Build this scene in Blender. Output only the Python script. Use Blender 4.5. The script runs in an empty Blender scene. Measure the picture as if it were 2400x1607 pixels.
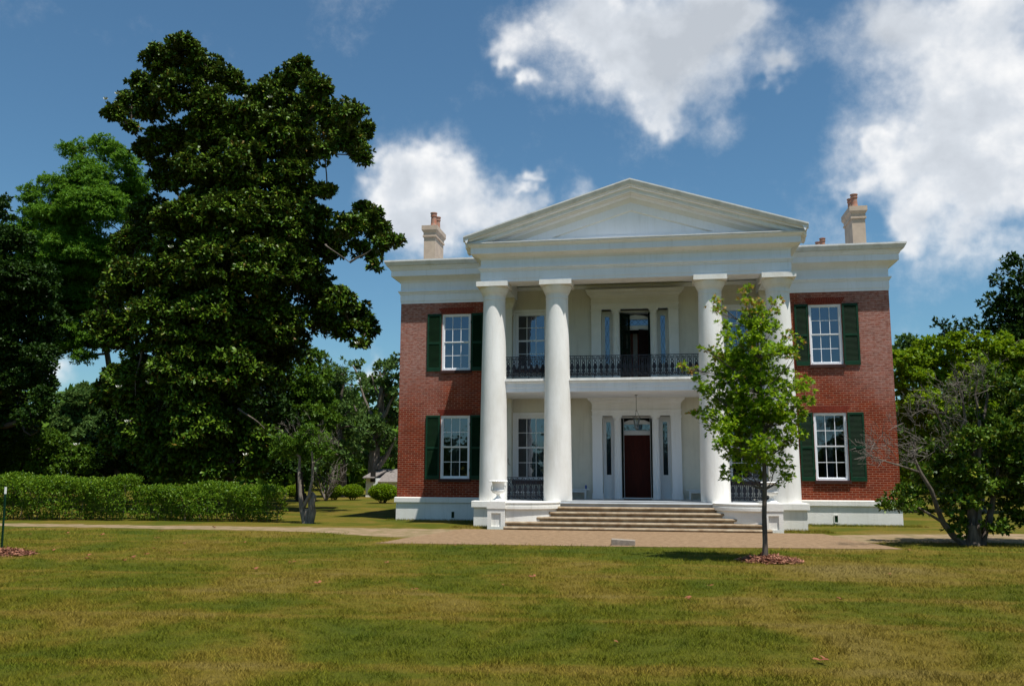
import bpy, math, random
import numpy as np
from mathutils import Vector, Matrix

# ------------------------------------------------------------------ camera
F_PX=2058.7675; PITCH,YAW,ROLL=[math.radians(a) for a in (8.4741,-9.2887,0.198)]
CAM=np.array([0.6988,-32.5073,1.7214])
fw=np.array([math.sin(YAW)*math.cos(PITCH),math.cos(YAW)*math.cos(PITCH),math.sin(PITCH)])
_r=np.array([math.cos(YAW),-math.sin(YAW),0.0]); _u=np.cross(_r,fw)
rt=_r*math.cos(ROLL)+_u*math.sin(ROLL); up=-_r*math.sin(ROLL)+_u*math.cos(ROLL)
sc=bpy.context.scene
col=sc.collection
cd=bpy.data.cameras.new('camera'); cam=bpy.data.objects.new('camera',cd); col.objects.link(cam)
cd.sensor_width=36; cd.lens=F_PX/2400*36; cd.clip_end=5000; cd.clip_start=.1
cam.matrix_world=Matrix(((rt[0],up[0],-fw[0],CAM[0]),(rt[1],up[1],-fw[1],CAM[1]),(rt[2],up[2],-fw[2],CAM[2]),(0,0,0,1)))
sc.camera=cam
sc.render.engine='CYCLES'
sc.cycles.max_bounces=6; sc.cycles.diffuse_bounces=3; sc.cycles.transparent_max_bounces=12
DS=2400/2342.0
def ray(px,py):      # photograph position (2342 px wide) -> direction
    x=px*DS; y=py*DS
    return fw+rt*(x-1200)/F_PX-up*(y-803.5)/F_PX
def at(px,py,Y):
    d=ray(px,py); return CAM+d*((Y-CAM[1])/d[1])
def atg(px,py,z=0.0):
    d=ray(px,py); return CAM+d*((z-CAM[2])/d[2])
def pxm(px,Y): return px*DS*((at(1171,784,Y)-CAM)@fw)/F_PX

# ------------------------------------------------------------------ light
SUN=np.array([1.08,-1.0,4.1]); SUN/=np.linalg.norm(SUN)
sl=bpy.data.lights.new('sun','SUN'); sl.energy=4.6; sl.angle=math.radians(.53); sl.color=(1,.97,.92)
so=bpy.data.objects.new('sun',sl); col.objects.link(so); so.location=(8,-20,30)
so.rotation_euler=Vector(SUN).to_track_quat('Z','Y').to_euler()
w=bpy.data.worlds.new('World'); sc.world=w; w.use_nodes=True
nt=w.node_tree; N=nt.nodes; L=nt.links; N.clear()
def nd(t,**k):
    n=N.new(t)
    for a,b in k.items(): setattr(n,a,b)
    return n
out=nd('ShaderNodeOutputWorld'); bg=nd('ShaderNodeBackground'); bg.inputs[1].default_value=.10
L.new(bg.outputs[0],out.inputs[0])
sky=nd('ShaderNodeTexSky'); sky.sky_type='NISHITA'; sky.sun_disc=False
sky.sun_elevation=math.asin(SUN[2]); sky.sun_rotation=math.atan2(SUN[0],SUN[1])
sky.air_density=1.0; sky.dust_density=.7; sky.ozone_density=2.0
tc=nd('ShaderNodeTexCoord')
def noise(scale,detail,rough,src=None,nodes=None):
    n=nd('ShaderNodeTexNoise'); n.inputs['Scale'].default_value=scale; n.inputs['Detail'].default_value=detail; n.inputs['Roughness'].default_value=rough
    L.new(src or tc.outputs['Generated'],n.inputs['Vector']); return n
nw=noise(9,4,.62)
vs=nd('ShaderNodeVectorMath',operation='SUBTRACT'); L.new(nw.outputs['Color'],vs.inputs[0]); vs.inputs[1].default_value=(.5,.5,.5)
vm=nd('ShaderNodeVectorMath',operation='MULTIPLY_ADD'); L.new(vs.outputs[0],vm.inputs[0]); vm.inputs[1].default_value=(.13,.13,.13); L.new(tc.outputs['Generated'],vm.inputs[2])
vn=nd('ShaderNodeVectorMath',operation='NORMALIZE'); L.new(vm.outputs[0],vn.inputs[0])
CL=[(960,395,55),(1045,390,50),(890,425,45),(1000,470,85),(900,500,70),(1105,480,50),(1190,485,35),(960,550,60),(1300,440,34),(1200,390,15),(1170,415,12),
 (1330,20,75),(1460,50,110),(1610,30,90),(1420,160,80),(1560,140,85),(1510,245,36),(1190,120,40),(1165,180,22),(1690,50,50),(1820,150,30),(1770,185,30),(1205,235,18),
 (2060,50,75),(2200,50,110),(2330,90,120),(2250,230,95),(2130,330,75),(2280,340,100),(2040,410,60),(2190,450,90),(2320,480,70),(1960,470,28),(2110,520,28),(1990,350,18),
 (110,840,40),(835,850,22)]
prev=None
CL=[c+(1,) for c in CL]+[(1740,100,80,.42),(1900,130,80,.42),(1650,230,60,.38),(1250,210,60,.38),(1140,440,60,.42),(1890,430,50,.3),(1300,60,110,.3),(1980,260,90,.3),(860,20,60,.25)]
for a,b,r,am in CL:
    r*=1.28
    d=ray(a,b); d/=np.linalg.norm(d); k=1.25*2/((r*DS/F_PX)**2)
    dt=nd('ShaderNodeVectorMath',operation='DOT_PRODUCT'); L.new(vn.outputs[0],dt.inputs[0]); dt.inputs[1].default_value=tuple(d)
    mm=nd('ShaderNodeMath',operation='MULTIPLY_ADD'); L.new(dt.outputs['Value'],mm.inputs[0]); mm.inputs[1].default_value=k; mm.inputs[2].default_value=-k+math.log(am)
    ex=nd('ShaderNodeMath',operation='EXPONENT'); L.new(mm.outputs[0],ex.inputs[0])
    if prev is None: prev=ex
    else:
        ad=nd('ShaderNodeMath',operation='ADD'); L.new(prev.outputs[0],ad.inputs[0]); L.new(ex.outputs[0],ad.inputs[1]); prev=ad
n1=noise(11,10,.64)
_off=tuple(-.022*x for x in SUN); vo=nd('ShaderNodeVectorMath',operation='ADD'); L.new(tc.outputs['Generated'],vo.inputs[0]); vo.inputs[1].default_value=tuple(-x for x in _off)
n4=noise(11,5,.55,vo.outputs[0]); n5=noise(11,5,.55)
em=nd('ShaderNodeMath',operation='SUBTRACT'); L.new(n4.outputs['Fac'],em.inputs[0]); L.new(n5.outputs['Fac'],em.inputs[1]); n2=noise(6,5,.55)
cs=nd('ShaderNodeMath',operation='MULTIPLY_ADD'); L.new(n1.outputs['Fac'],cs.inputs[0]); cs.inputs[1].default_value=2.3; cs.inputs[2].default_value=-1.15
ca=nd('ShaderNodeMath',operation='ADD'); L.new(prev.outputs[0],ca.inputs[0]); L.new(cs.outputs[0],ca.inputs[1])
mr=nd('ShaderNodeMapRange',interpolation_type='SMOOTHSTEP'); L.new(ca.outputs[0],mr.inputs[0]); mr.inputs[1].default_value=.08; mr.inputs[2].default_value=1.65; mr.inputs[4].default_value=.96
# body shade of the clouds: white rims and tops, greyer thick middles
n3=noise(5,6,.55,vn.outputs[0])
sh=nd('ShaderNodeMath',operation='MULTIPLY_ADD'); L.new(ca.outputs[0],sh.inputs[0]); sh.inputs[1].default_value=.13; es=nd('ShaderNodeMath',operation='MULTIPLY_ADD'); L.new(em.outputs[0],es.inputs[0]); es.inputs[1].default_value=.85; L.new(n3.outputs['Fac'],es.inputs[2]); L.new(es.outputs[0],sh.inputs[2])
cr=nd('ShaderNodeValToRGB'); L.new(sh.outputs[0],cr.inputs[0])
cr.color_ramp.elements[0].position=.57; cr.color_ramp.elements[0].color=(7.2,7.2,7.2,1)
cr.color_ramp.elements[1].position=.95; cr.color_ramp.elements[1].color=(3.9,4.2,4.6,1)
e=cr.color_ramp.elements.new(.74); e.color=(5.1,5.4,5.8,1)
# the photographed sky is a darker, more saturated blue
hs=nd('ShaderNodeMix',data_type='RGBA',blend_type='MULTIPLY'); hs.inputs[0].default_value=1; L.new(sky.outputs[0],hs.inputs[6]); hs.inputs[7].default_value=(.49,.71,.76,1)
mx=nd('ShaderNodeMix',data_type='RGBA'); L.new(mr.outputs[0],mx.inputs[0]); L.new(hs.outputs[2],mx.inputs[6]); L.new(cr.outputs[0],mx.inputs[7])
L.new(mx.outputs[2],bg.inputs[0])
sc.view_settings.view_transform='Standard'; sc.view_settings.look='None'; sc.view_settings.exposure=.48; sc.view_settings.gamma=1

# ------------------------------------------------------------------ materials
def mat(name,base,rough=.7,var=None,nscale=3.0,bump=0,bscale=40,spec=.2,streak=None,detail=5,coords='Object',stretch=(1,1,1),vlo=.35,vhi=.65):
    m=bpy.data.materials.new(name); m.use_nodes=True; t=m.node_tree; b=t.nodes['Principled BSDF']
    b.inputs['Base Color'].default_value=(*base,1); b.inputs['Roughness'].default_value=rough; b.inputs['Specular IOR Level'].default_value=spec
    tcn=t.nodes.new('ShaderNodeTexCoord'); mp=t.nodes.new('ShaderNodeMapping'); mp.inputs['Scale'].default_value=stretch
    t.links.new(tcn.outputs[coords],mp.inputs[0])
    if var:
        n=t.nodes.new('ShaderNodeTexNoise'); n.inputs['Scale'].default_value=nscale; n.inputs['Detail'].default_value=detail; n.inputs['Roughness'].default_value=.62
        t.links.new(mp.outputs[0],n.inputs['Vector'])
        r=t.nodes.new('ShaderNodeMapRange'); r.inputs[1].default_value=vlo; r.inputs[2].default_value=vhi; t.links.new(n.outputs['Fac'],r.inputs[0])
        x=t.nodes.new('ShaderNodeMix'); x.data_type='RGBA'; x.inputs[6].default_value=(*base,1); x.inputs[7].default_value=(*var,1)
        t.links.new(r.outputs[0],x.inputs[0]); t.links.new(x.outputs[2],b.inputs['Base Color'])
        if streak:   # run marks and grime down painted surfaces
            m2=t.nodes.new('ShaderNodeMapping'); m2.inputs['Scale'].default_value=(5,5,.35); t.links.new(tcn.outputs[coords],m2.inputs[0])
            n2_=t.nodes.new('ShaderNodeTexNoise'); n2_.inputs['Scale'].default_value=1.6; n2_.inputs['Detail'].default_value=9; n2_.inputs['Roughness'].default_value=.7; t.links.new(m2.outputs[0],n2_.inputs['Vector'])
            r2=t.nodes.new('ShaderNodeMapRange'); r2.inputs[1].default_value=.52; r2.inputs[2].default_value=.78; r2.inputs[4].default_value=streak; t.links.new(n2_.outputs['Fac'],r2.inputs[0])
            x2=t.nodes.new('ShaderNodeMix'); x2.data_type='RGBA'; t.links.new(r2.outputs[0],x2.inputs[0]); t.links.new(x.outputs[2],x2.inputs[6]); x2.inputs[7].default_value=(.36,.33,.27,1); t.links.new(x2.outputs[2],b.inputs['Base Color'])
    if bump:
        n=t.nodes.new('ShaderNodeTexNoise'); n.inputs['Scale'].default_value=bscale; n.inputs['Detail'].default_value=6
        t.links.new(mp.outputs[0],n.inputs['Vector'])
        u=t.nodes.new('ShaderNodeBump'); u.inputs['Strength'].default_value=bump; u.inputs['Distance'].default_value=.02
        t.links.new(n.outputs['Fac'],u.inputs['Height']); t.links.new(u.outputs[0],b.inputs['Normal'])
    return m
M={}
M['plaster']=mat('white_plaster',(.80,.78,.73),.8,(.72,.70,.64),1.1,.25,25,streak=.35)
M['trim']=mat('white_trim',(.86,.865,.90),.55,(.81,.81,.83),2.0,.08,30,stretch=(1,1,.25),streak=.22)
M['cream']=mat('cream_trim',(.75,.72,.66),.6,(.68,.65,.59),2.0,.08,30)
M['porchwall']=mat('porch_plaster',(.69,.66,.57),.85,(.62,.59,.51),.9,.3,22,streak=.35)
M['weathered']=mat('weathered_white',(.68,.67,.65),.7,(.54,.53,.50),1.6,.1,30,stretch=(2,2,.5),vlo=.45,vhi=.72)
M['column']=mat('column_plaster',(.83,.81,.77),.75,(.71,.68,.62),1.6,.3,30,stretch=(1,1,.35),detail=9,streak=.22)
M['stone']=mat('brown_stone',(.36,.29,.20),.85,(.22,.15,.09),5,.5,45)
M['pavestone']=mat('porch_floor_stone',(.36,.38,.40),.45,(.28,.30,.31),3,.1,30)
M['chimney']=mat('tan_stucco',(.55,.43,.32),.85,(.44,.34,.26),2.5,.3,30)
M['pot']=mat('terracotta',(.40,.15,.09),.8,(.30,.22,.17),9,.3,40)
M['roof']=mat('grey_roof',(.32,.32,.33),.6,(.22,.22,.22),3,.1,20)
M['green']=mat('green_paint',(.005,.042,.018),.55,(.004,.030,.013),4,.05,40,spec=.2)
M['louver']=mat('dark_green_paint',(.004,.027,.007),.6,(.003,.019,.006),4,.05,40,spec=.12)
M['iron']=mat('black_iron',(.006,.009,.016),.5,spec=.25)
M['sill']=mat('brown_stone_sill',(.055,.022,.018),.7,(.035,.015,.012),6)
M['door']=mat('mahogany',(.075,.008,.0025),.5,(.045,.0045,.0015),3,spec=.15,stretch=(8,8,.6))
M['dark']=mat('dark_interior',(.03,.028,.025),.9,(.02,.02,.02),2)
M['curtain']=mat('curtain_cloth',(.07,.10,.18),.9,(.035,.05,.10),3,stretch=(14,1,.3))  # cloth coloured dark blue to paint in the sky mirrored by the panes
M['mat']=mat('rubber_mat',(.02,.022,.025),.9,(.03,.03,.03),20)
M['arch']=mat('arch_brick',(.22,.034,.017),.85,(.14,.022,.012),12,.3,60)
M['shingle']=mat('wood_shingle',(.24,.21,.19),.9,(.14,.12,.11),6,.6,30,stretch=(1,1,4))
M['ironlight']=mat('lantern_metal',(.12,.13,.12),.5,(.2,.2,.19),9)
M['blue']=mat('blue_plastic',(.03,.07,.30),.3)
M['white']=mat('urn_white',(.84,.83,.80),.55,(.74,.73,.69),6,.1,30)
M['benchwhite']=mat('bench_paint',(.72,.73,.74),.5,(.64,.65,.65),4)
# glass: a clear pane that mirrors the sky in part
g=bpy.data.materials.new('window_glass'); g.use_nodes=True; t=g.node_tree; t.nodes.clear()
o_=t.nodes.new('ShaderNodeOutputMaterial'); gl=t.nodes.new('ShaderNodeBsdfGlossy'); gl.inputs['Roughness'].default_value=.03; gl.inputs['Color'].default_value=(.70,.82,1,1)
tr=t.nodes.new('ShaderNodeBsdfTransparent'); tr.inputs[0].default_value=(.75,.8,.85,1)
ms=t.nodes.new('ShaderNodeMixShader'); fr=t.nodes.new('ShaderNodeFresnel'); fr.inputs[0].default_value=1.5
ma=t.nodes.new('ShaderNodeMath'); ma.operation='ADD'; ma.inputs[1].default_value=.14; t.links.new(fr.outputs[0],ma.inputs[0]); t.links.new(ma.outputs[0],ms.inputs[0])
nn=t.nodes.new('ShaderNodeTexNoise'); nn.inputs['Scale'].default_value=2.2; nn.inputs['Detail'].default_value=2
bb=t.nodes.new('ShaderNodeBump'); bb.inputs['Strength'].default_value=.10; bb.inputs['Distance'].default_value=.05
tcg=t.nodes.new('ShaderNodeTexCoord'); t.links.new(tcg.outputs['Object'],nn.inputs['Vector']); t.links.new(nn.outputs['Fac'],bb.inputs['Height']); t.links.new(bb.outputs[0],gl.inputs['Normal'])
t.links.new(tr.outputs[0],ms.inputs[1]); t.links.new(gl.outputs[0],ms.inputs[2]); t.links.new(ms.outputs[0],o_.inputs[0]); M['glass']=g
# brick
def brick_mat():
    m=bpy.data.materials.new('red_brick'); m.use_nodes=True; t=m.node_tree; b=t.nodes['Principled BSDF']; b.inputs['Roughness'].default_value=.9; b.inputs['Specular IOR Level'].default_value=.08
    nn=t.nodes.new; lk=t.links.new
    ge=nn('ShaderNodeNewGeometry'); sp=nn('ShaderNodeSeparateXYZ'); lk(ge.outputs['Position'],sp.inputs[0])
    a=nn('ShaderNodeMath'); a.operation='ADD'; lk(sp.outputs[0],a.inputs[0]); lk(sp.outputs[1],a.inputs[1])
    cb=nn('ShaderNodeCombineXYZ'); lk(a.outputs[0],cb.inputs[0]); lk(sp.outputs[2],cb.inputs[1])
    br=nn('ShaderNodeTexBrick'); lk(cb.outputs[0],br.inputs['Vector']); br.inputs['Scale'].default_value=1
    br.inputs['Brick Width'].default_value=.235; br.inputs['Row Height'].default_value=.0785; br.inputs['Mortar Size'].default_value=.0085; br.inputs['Mortar Smooth'].default_value=.1
    br.inputs['Bias'].default_value=-.2
    br.inputs['Color1'].default_value=(.215,.031,.010,1); br.inputs['Color2'].default_value=(.120,.017,.008,1); br.inputs['Mortar'].default_value=(.34,.165,.105,1)
    n1=nn('ShaderNodeTexNoise'); n1.inputs['Scale'].default_value=.55; n1.inputs['Detail'].default_value=7; n1.inputs['Roughness'].default_value=.68; lk(cb.outputs[0],n1.inputs['Vector'])
    # lime bloom: upper two thirds and outer corners of the wings
    ax=nn('ShaderNodeMath'); ax.operation='ABSOLUTE'; lk(sp.outputs[0],ax.inputs[0])
    r1=nn('ShaderNodeMapRange'); r1.inputs[1].default_value=5.2; r1.inputs[2].default_value=8.6; lk(ax.outputs[0],r1.inputs[0])
    r2=nn('ShaderNodeMapRange'); r2.inputs[1].default_value=3.0; r2.inputs[2].default_value=6.3; lk(sp.outputs[2],r2.inputs[0])
    mu=nn('ShaderNodeMath'); mu.operation='MULTIPLY'; lk(r1.outputs[0],mu.inputs[0]); lk(r2.outputs[0],mu.inputs[1])
    ad=nn('ShaderNodeMath'); ad.operation='MULTIPLY_ADD'; lk(n1.outputs['Fac'],ad.inputs[0]); ad.inputs[1].default_value=1.7; lk(mu.outputs[0],ad.inputs[2])
    r3=nn('ShaderNodeMapRange'); r3.inputs[1].default_value=.95; r3.inputs[2].default_value=1.75; r3.inputs[4].default_value=.62; lk(ad.outputs[0],r3.inputs[0])
    # bloom keeps to some bricks
    wn=nn('ShaderNodeTexNoise'); wn.inputs['Scale'].default_value=6; wn.inputs['Detail'].default_value=2; mp=nn('ShaderNodeMapping'); mp.inputs['Scale'].default_value=(1,3,1); lk(cb.outputs[0],mp.inputs[0]); lk(mp.outputs[0],wn.inputs['Vector'])
    r4=nn('ShaderNodeMapRange'); r4.inputs[1].default_value=.38; r4.inputs[2].default_value=.62; r4.inputs[3].default_value=.35; lk(wn.outputs['Fac'],r4.inputs[0])
    m2=nn('ShaderNodeMath'); m2.operation='MULTIPLY'; lk(r3.outputs[0],m2.inputs[0]); lk(r4.outputs[0],m2.inputs[1])
    mx=nn('ShaderNodeMix'); mx.data_type='RGBA'; lk(m2.outputs[0],mx.inputs[0]); wr=nn('ShaderNodeMapRange'); wr.inputs[1].default_value=.3; wr.inputs[2].default_value=.7; wr.inputs[3].default_value=.72; wr.inputs[4].default_value=1.25; w2=nn('ShaderNodeTexNoise'); w2.inputs['Scale'].default_value=1.7; w2.inputs['Detail'].default_value=9; w2.inputs['Roughness'].default_value=.75; lk(cb.outputs[0],w2.inputs['Vector']); lk(w2.outputs['Fac'],wr.inputs[0]); wm=nn('ShaderNodeVectorMath'); wm.operation='SCALE'; lk(br.outputs['Color'],wm.inputs[0]); lk(wr.outputs[0],wm.inputs['Scale']); lk(wm.outputs[0],mx.inputs[6]); mx.inputs[7].default_value=(.46,.29,.25,1)
    lk(mx.outputs[2],b.inputs['Base Color'])
    bu=nn('ShaderNodeBump'); bu.inputs['Strength'].default_value=.5; bu.inputs['Distance'].default_value=.01; bu.invert=True; lk(br.outputs['Fac'],bu.inputs['Height']); lk(bu.outputs[0],b.inputs['Normal'])
    return m
M['brick']=brick_mat()
def leafmat(name,c1,c2,c3=None,under=None,rough=.5,trans=.25,spec=.14):
    m=bpy.data.materials.new(name); m.use_nodes=True; t=m.node_tree; b=t.nodes['Principled BSDF']; nn=t.nodes.new; lk=t.links.new
    ge=nn('ShaderNodeNewGeometry'); r=nn('ShaderNodeValToRGB'); lk(ge.outputs['Random Per Island'],r.inputs[0])
    r.color_ramp.elements[0].color=(*c1,1); r.color_ramp.elements[1].color=(*c2,1); r.color_ramp.elements[1].position=.93
    if c3: e=r.color_ramp.elements.new(.985); e.color=(*c3,1)
    src=r.outputs[0]
    if under:
        x=nn('ShaderNodeMix'); x.data_type='RGBA'; lk(ge.outputs['Backfacing'],x.inputs[0]); lk(src,x.inputs[6]); x.inputs[7].default_value=(*under,1); src=x.outputs[2]
    lk(src,b.inputs['Base Color']); b.inputs['Roughness'].default_value=rough; b.inputs['Specular IOR Level'].default_value=spec
    if trans:
        tl=nn('ShaderNodeBsdfTranslucent'); hs=nn('ShaderNodeHueSaturation'); hs.inputs['Value'].default_value=1.5; hs.inputs['Hue'].default_value=.485; lk(src,hs.inputs['Color']); lk(hs.outputs[0],tl.inputs[0])
        ms=nn('ShaderNodeMixShader'); ms.inputs[0].default_value=trans; lk(b.outputs[0],ms.inputs[1]); lk(tl.outputs[0],ms.inputs[2])
        lk(ms.outputs[0],t.nodes['Material Output'].inputs[0])
    return m
M['magnolia']=leafmat('magnolia_leaf',(.020,.064,.004),(.125,.205,.012),(.16,.09,.015),(.038,.058,.008),.42,.15,.16)
M['pecan']=leafmat('pecan_leaf',(.055,.150,.010),(.115,.240,.018),rough=.55,trans=.3)
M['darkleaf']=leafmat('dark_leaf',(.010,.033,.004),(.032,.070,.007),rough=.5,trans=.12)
M['midleaf']=leafmat('mid_leaf',(.036,.092,.006),(.090,.165,.012),rough=.5,trans=.22)
M['farleaf']=leafmat('far_leaf',(.050,.105,.024),(.100,.165,.034),rough=.6,trans=.2)
M['hedgeleaf']=leafmat('hedge_leaf',(.028,.086,.004),(.140,.225,.012),rough=.42,trans=.3)
M['brightleaf']=leafmat('bright_leaf',(.080,.170,.005),(.210,.300,.010),rough=.45,trans=.3)
M['oakleaf']=leafmat('oak_leaf',(.075,.170,.005),(.250,.370,.014),rough=.45,trans=.35)
M['newleaf']=leafmat('new_growth_leaf',(.20,.16,.03),(.40,.23,.05),rough=.5,trans=.35)
M['shrubleaf']=leafmat('camellia_leaf',(.020,.062,.004),(.105,.170,.012),(.26,.26,.03),rough=.40,trans=.15)
M['mossleaf']=leafmat('hanging_moss',(.060,.080,.045),(.10,.12,.07),rough=.8,trans=.2)
M['bark']=mat('grey_bark',(.16,.13,.10),.9,(.07,.055,.045),6,.8,25,stretch=(2,2,.5))
M['darkbark']=mat('dark_bark',(.07,.05,.038),.9,(.035,.026,.02),6,.8,25,stretch=(2,2,.5))
M['palebark']=mat('pale_bark',(.24,.20,.165),.9,(.10,.08,.065),5,.6,20,stretch=(2,2,.5))
M['twig']=mat('dead_twig',(.20,.17,.145),.9,(.11,.09,.075),6)
M['mulch']=mat('mulch_base',(.10,.035,.018),.95,(.05,.02,.012),18,.8,40)
M['mulchchip']=leafmat('mulch_chip',(.09,.028,.014),(.34,.16,.10),rough=.9,trans=0)
M['fallen']=leafmat('fallen_leaf_brown',(.14,.04,.018),(.26,.10,.05),rough=.7,trans=0)
M['blossom']=mat('blossom_white',(.80,.79,.72),.6)

# ------------------------------------------------------------------ mesh helpers
def setpar(o,p):
    o.parent=p
    if p.type=='EMPTY': o.matrix_parent_inverse=Matrix.LocRotScale(p.location,p.rotation_euler,p.scale).inverted()
class MB:
    def __init__(s): s.v=[]; s.f=[]; s.m=[]; s.cur=0; s.smooth=[]
    def add(s,vs,fs,smooth=False):
        n=len(s.v); s.v+= [tuple(map(float,v)) for v in vs]
        for f in fs: s.f.append(tuple(i+n for i in f)); s.m.append(s.cur); s.smooth.append(smooth)
    def box(s,x0,x1,y0,y1,z0,z1):
        s.add([(x0,y0,z0),(x1,y0,z0),(x1,y1,z0),(x0,y1,z0),(x0,y0,z1),(x1,y0,z1),(x1,y1,z1),(x0,y1,z1)],
              [(0,3,2,1),(4,5,6,7),(0,1,5,4),(1,2,6,5),(2,3,7,6),(3,0,4,7)])
    def quad(s,a,b,c,d): s.add([a,b,c,d],[(0,1,2,3)])
    def lathe(s,cx,cy,prof,n=32,smooth=True,sx=1,sy=1,flute=0,nf=0):
        vs=[];fs=[]
        for r,z in prof:
            for k in range(n):
                a=2*math.pi*k/n; rr=r*(1-flute*(.5+.5*math.cos(a*nf))) if flute else r
                vs.append((cx+rr*math.cos(a)*sx,cy+rr*math.sin(a)*sy,z))
        m=len(prof)
        for j in range(m-1):
            for k in range(n): fs.append((j*n+k,j*n+(k+1)%n,(j+1)*n+(k+1)%n,(j+1)*n+k))
        fs.append(tuple(reversed(range(n)))); fs.append(tuple((m-1)*n+k for k in range(n)))
        s.add(vs,fs,smooth)
    def tube(s,pts,rad,n=6,cap=True):
        pts=[np.array(p,float) for p in pts]; m=len(pts); rad=[rad]*m if np.isscalar(rad) else rad
        vs=[];fs=[]; ref=np.array([0.31,0.17,.93])
        for j,p in enumerate(pts):
            d=pts[min(j+1,m-1)]-pts[max(j-1,0)]; d/=np.linalg.norm(d)+1e-9
            a=np.cross(d,ref)
            if np.linalg.norm(a)<.1: a=np.cross(d,np.array([1,0,0.]))
            a/=np.linalg.norm(a); b=np.cross(d,a)
            for k in range(n):
                t_=2*math.pi*k/n; vs.append(p+rad[j]*(a*math.cos(t_)+b*math.sin(t_)))
        for j in range(m-1):
            for k in range(n): fs.append((j*n+k,j*n+(k+1)%n,(j+1)*n+(k+1)%n,(j+1)*n+k))
        if cap: fs.append(tuple(reversed(range(n)))); fs.append(tuple((m-1)*n+k for k in range(n)))
        s.add(vs,fs,True)
    def loop(s,x0,x1,y0,y1,prof,cap=False):   # profile of (offset, z) carried round a rectangle
        vs=[]
        for o,z in prof: vs+=[(x0-o,y0-o,z),(x1+o,y0-o,z),(x1+o,y1+o,z),(x0-o,y1+o,z)]
        fs=[]
        for j in range(len(prof)-1):
            for k in range(4): fs.append((j*4+k,j*4+(k+1)%4,(j+1)*4+(k+1)%4,(j+1)*4+k))
        if cap: m=(len(prof)-1)*4; fs.append((m,m+1,m+2,m+3)); fs.append((3,2,1,0))
        s.add(vs,fs)
    def prism(s,poly,axis,a,b):   # poly in the two other axes, extruded along axis from a to b
        def P(p,t): return (t,p[0],p[1]) if axis=='x' else ((p[0],t,p[1]) if axis=='y' else (p[0],p[1],t))
        n=len(poly); vs=[P(p,a) for p in poly]+[P(p,b) for p in poly]
        fs=[tuple(range(n)),tuple(reversed(range(n,2*n)))]+[(k,n+k,n+(k+1)%n,(k+1)%n) for k in range(n)]
        s.add(vs,fs)
    def wall(s,x0,x1,z0,z1,y,holes,depth=.18,flip=False):   # facade sheet with openings and their reveals
        xs=sorted({x0,x1,*[h[0] for h in holes],*[h[1] for h in holes]}); zs=sorted({z0,z1,*[h[2] for h in holes],*[h[3] for h in holes]})
        for i in range(len(xs)-1):
            for j in range(len(zs)-1):
                cx=(xs[i]+xs[i+1])/2; cz=(zs[j]+zs[j+1])/2
                if any(h[0]<cx<h[1] and h[2]<cz<h[3] for h in holes): continue
                s.quad((xs[i],y,zs[j]),(xs[i+1],y,zs[j]),(xs[i+1],y,zs[j+1]),(xs[i],y,zs[j+1]))
        for a,b,c,d in holes:
            e=y+depth
            s.quad((a,y,c),(a,y,d),(a,e,d),(a,e,c)); s.quad((b,y,d),(b,y,c),(b,e,c),(b,e,d))
            s.quad((a,y,d),(b,y,d),(b,e,d),(a,e,d)); s.quad((b,y,c),(a,y,c),(a,e,c),(b,e,c))
    def build(s,name,mats,parent=None,bevel=0,normals=True):
        me=bpy.data.meshes.new(name); me.from_pydata(s.v,[],s.f)
        if not isinstance(mats,(list,tuple)): mats=[mats]
        for m in mats: me.materials.append(m)
        me.polygons.foreach_set('material_index',s.m); me.polygons.foreach_set('use_smooth',s.smooth); me.update()
        o=bpy.data.objects.new(name,me); col.objects.link(o)
        if parent: setpar(o,parent)
        if any(s.smooth): 
            try: me.set_sharp_from_angle(angle=math.radians(40))
            except Exception: pass
        if bevel:
            b=o.modifiers.new('bevel','BEVEL'); b.width=bevel; b.segments=2; b.limit_method='ANGLE'
        return o
def tag(o,label=None,cat=None,group=None,kind=None):
    if label:o['label']=label
    if cat:o['category']=cat
    if group:o['group']=group
    if kind:o['kind']=kind
    return o
def empty(name,loc=(0,0,0),rz=0):
    o=bpy.data.objects.new(name,None); col.objects.link(o); o.location=loc; o.rotation_euler=(0,0,rz); o.empty_display_size=.3; return o
def copy_tree(o,parent=None):
    c=o.copy(); col.objects.link(c)
    if parent: c.parent=parent
    for ch in [k for k in list(o.children)]: copy_tree(ch,c)
    return c

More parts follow.
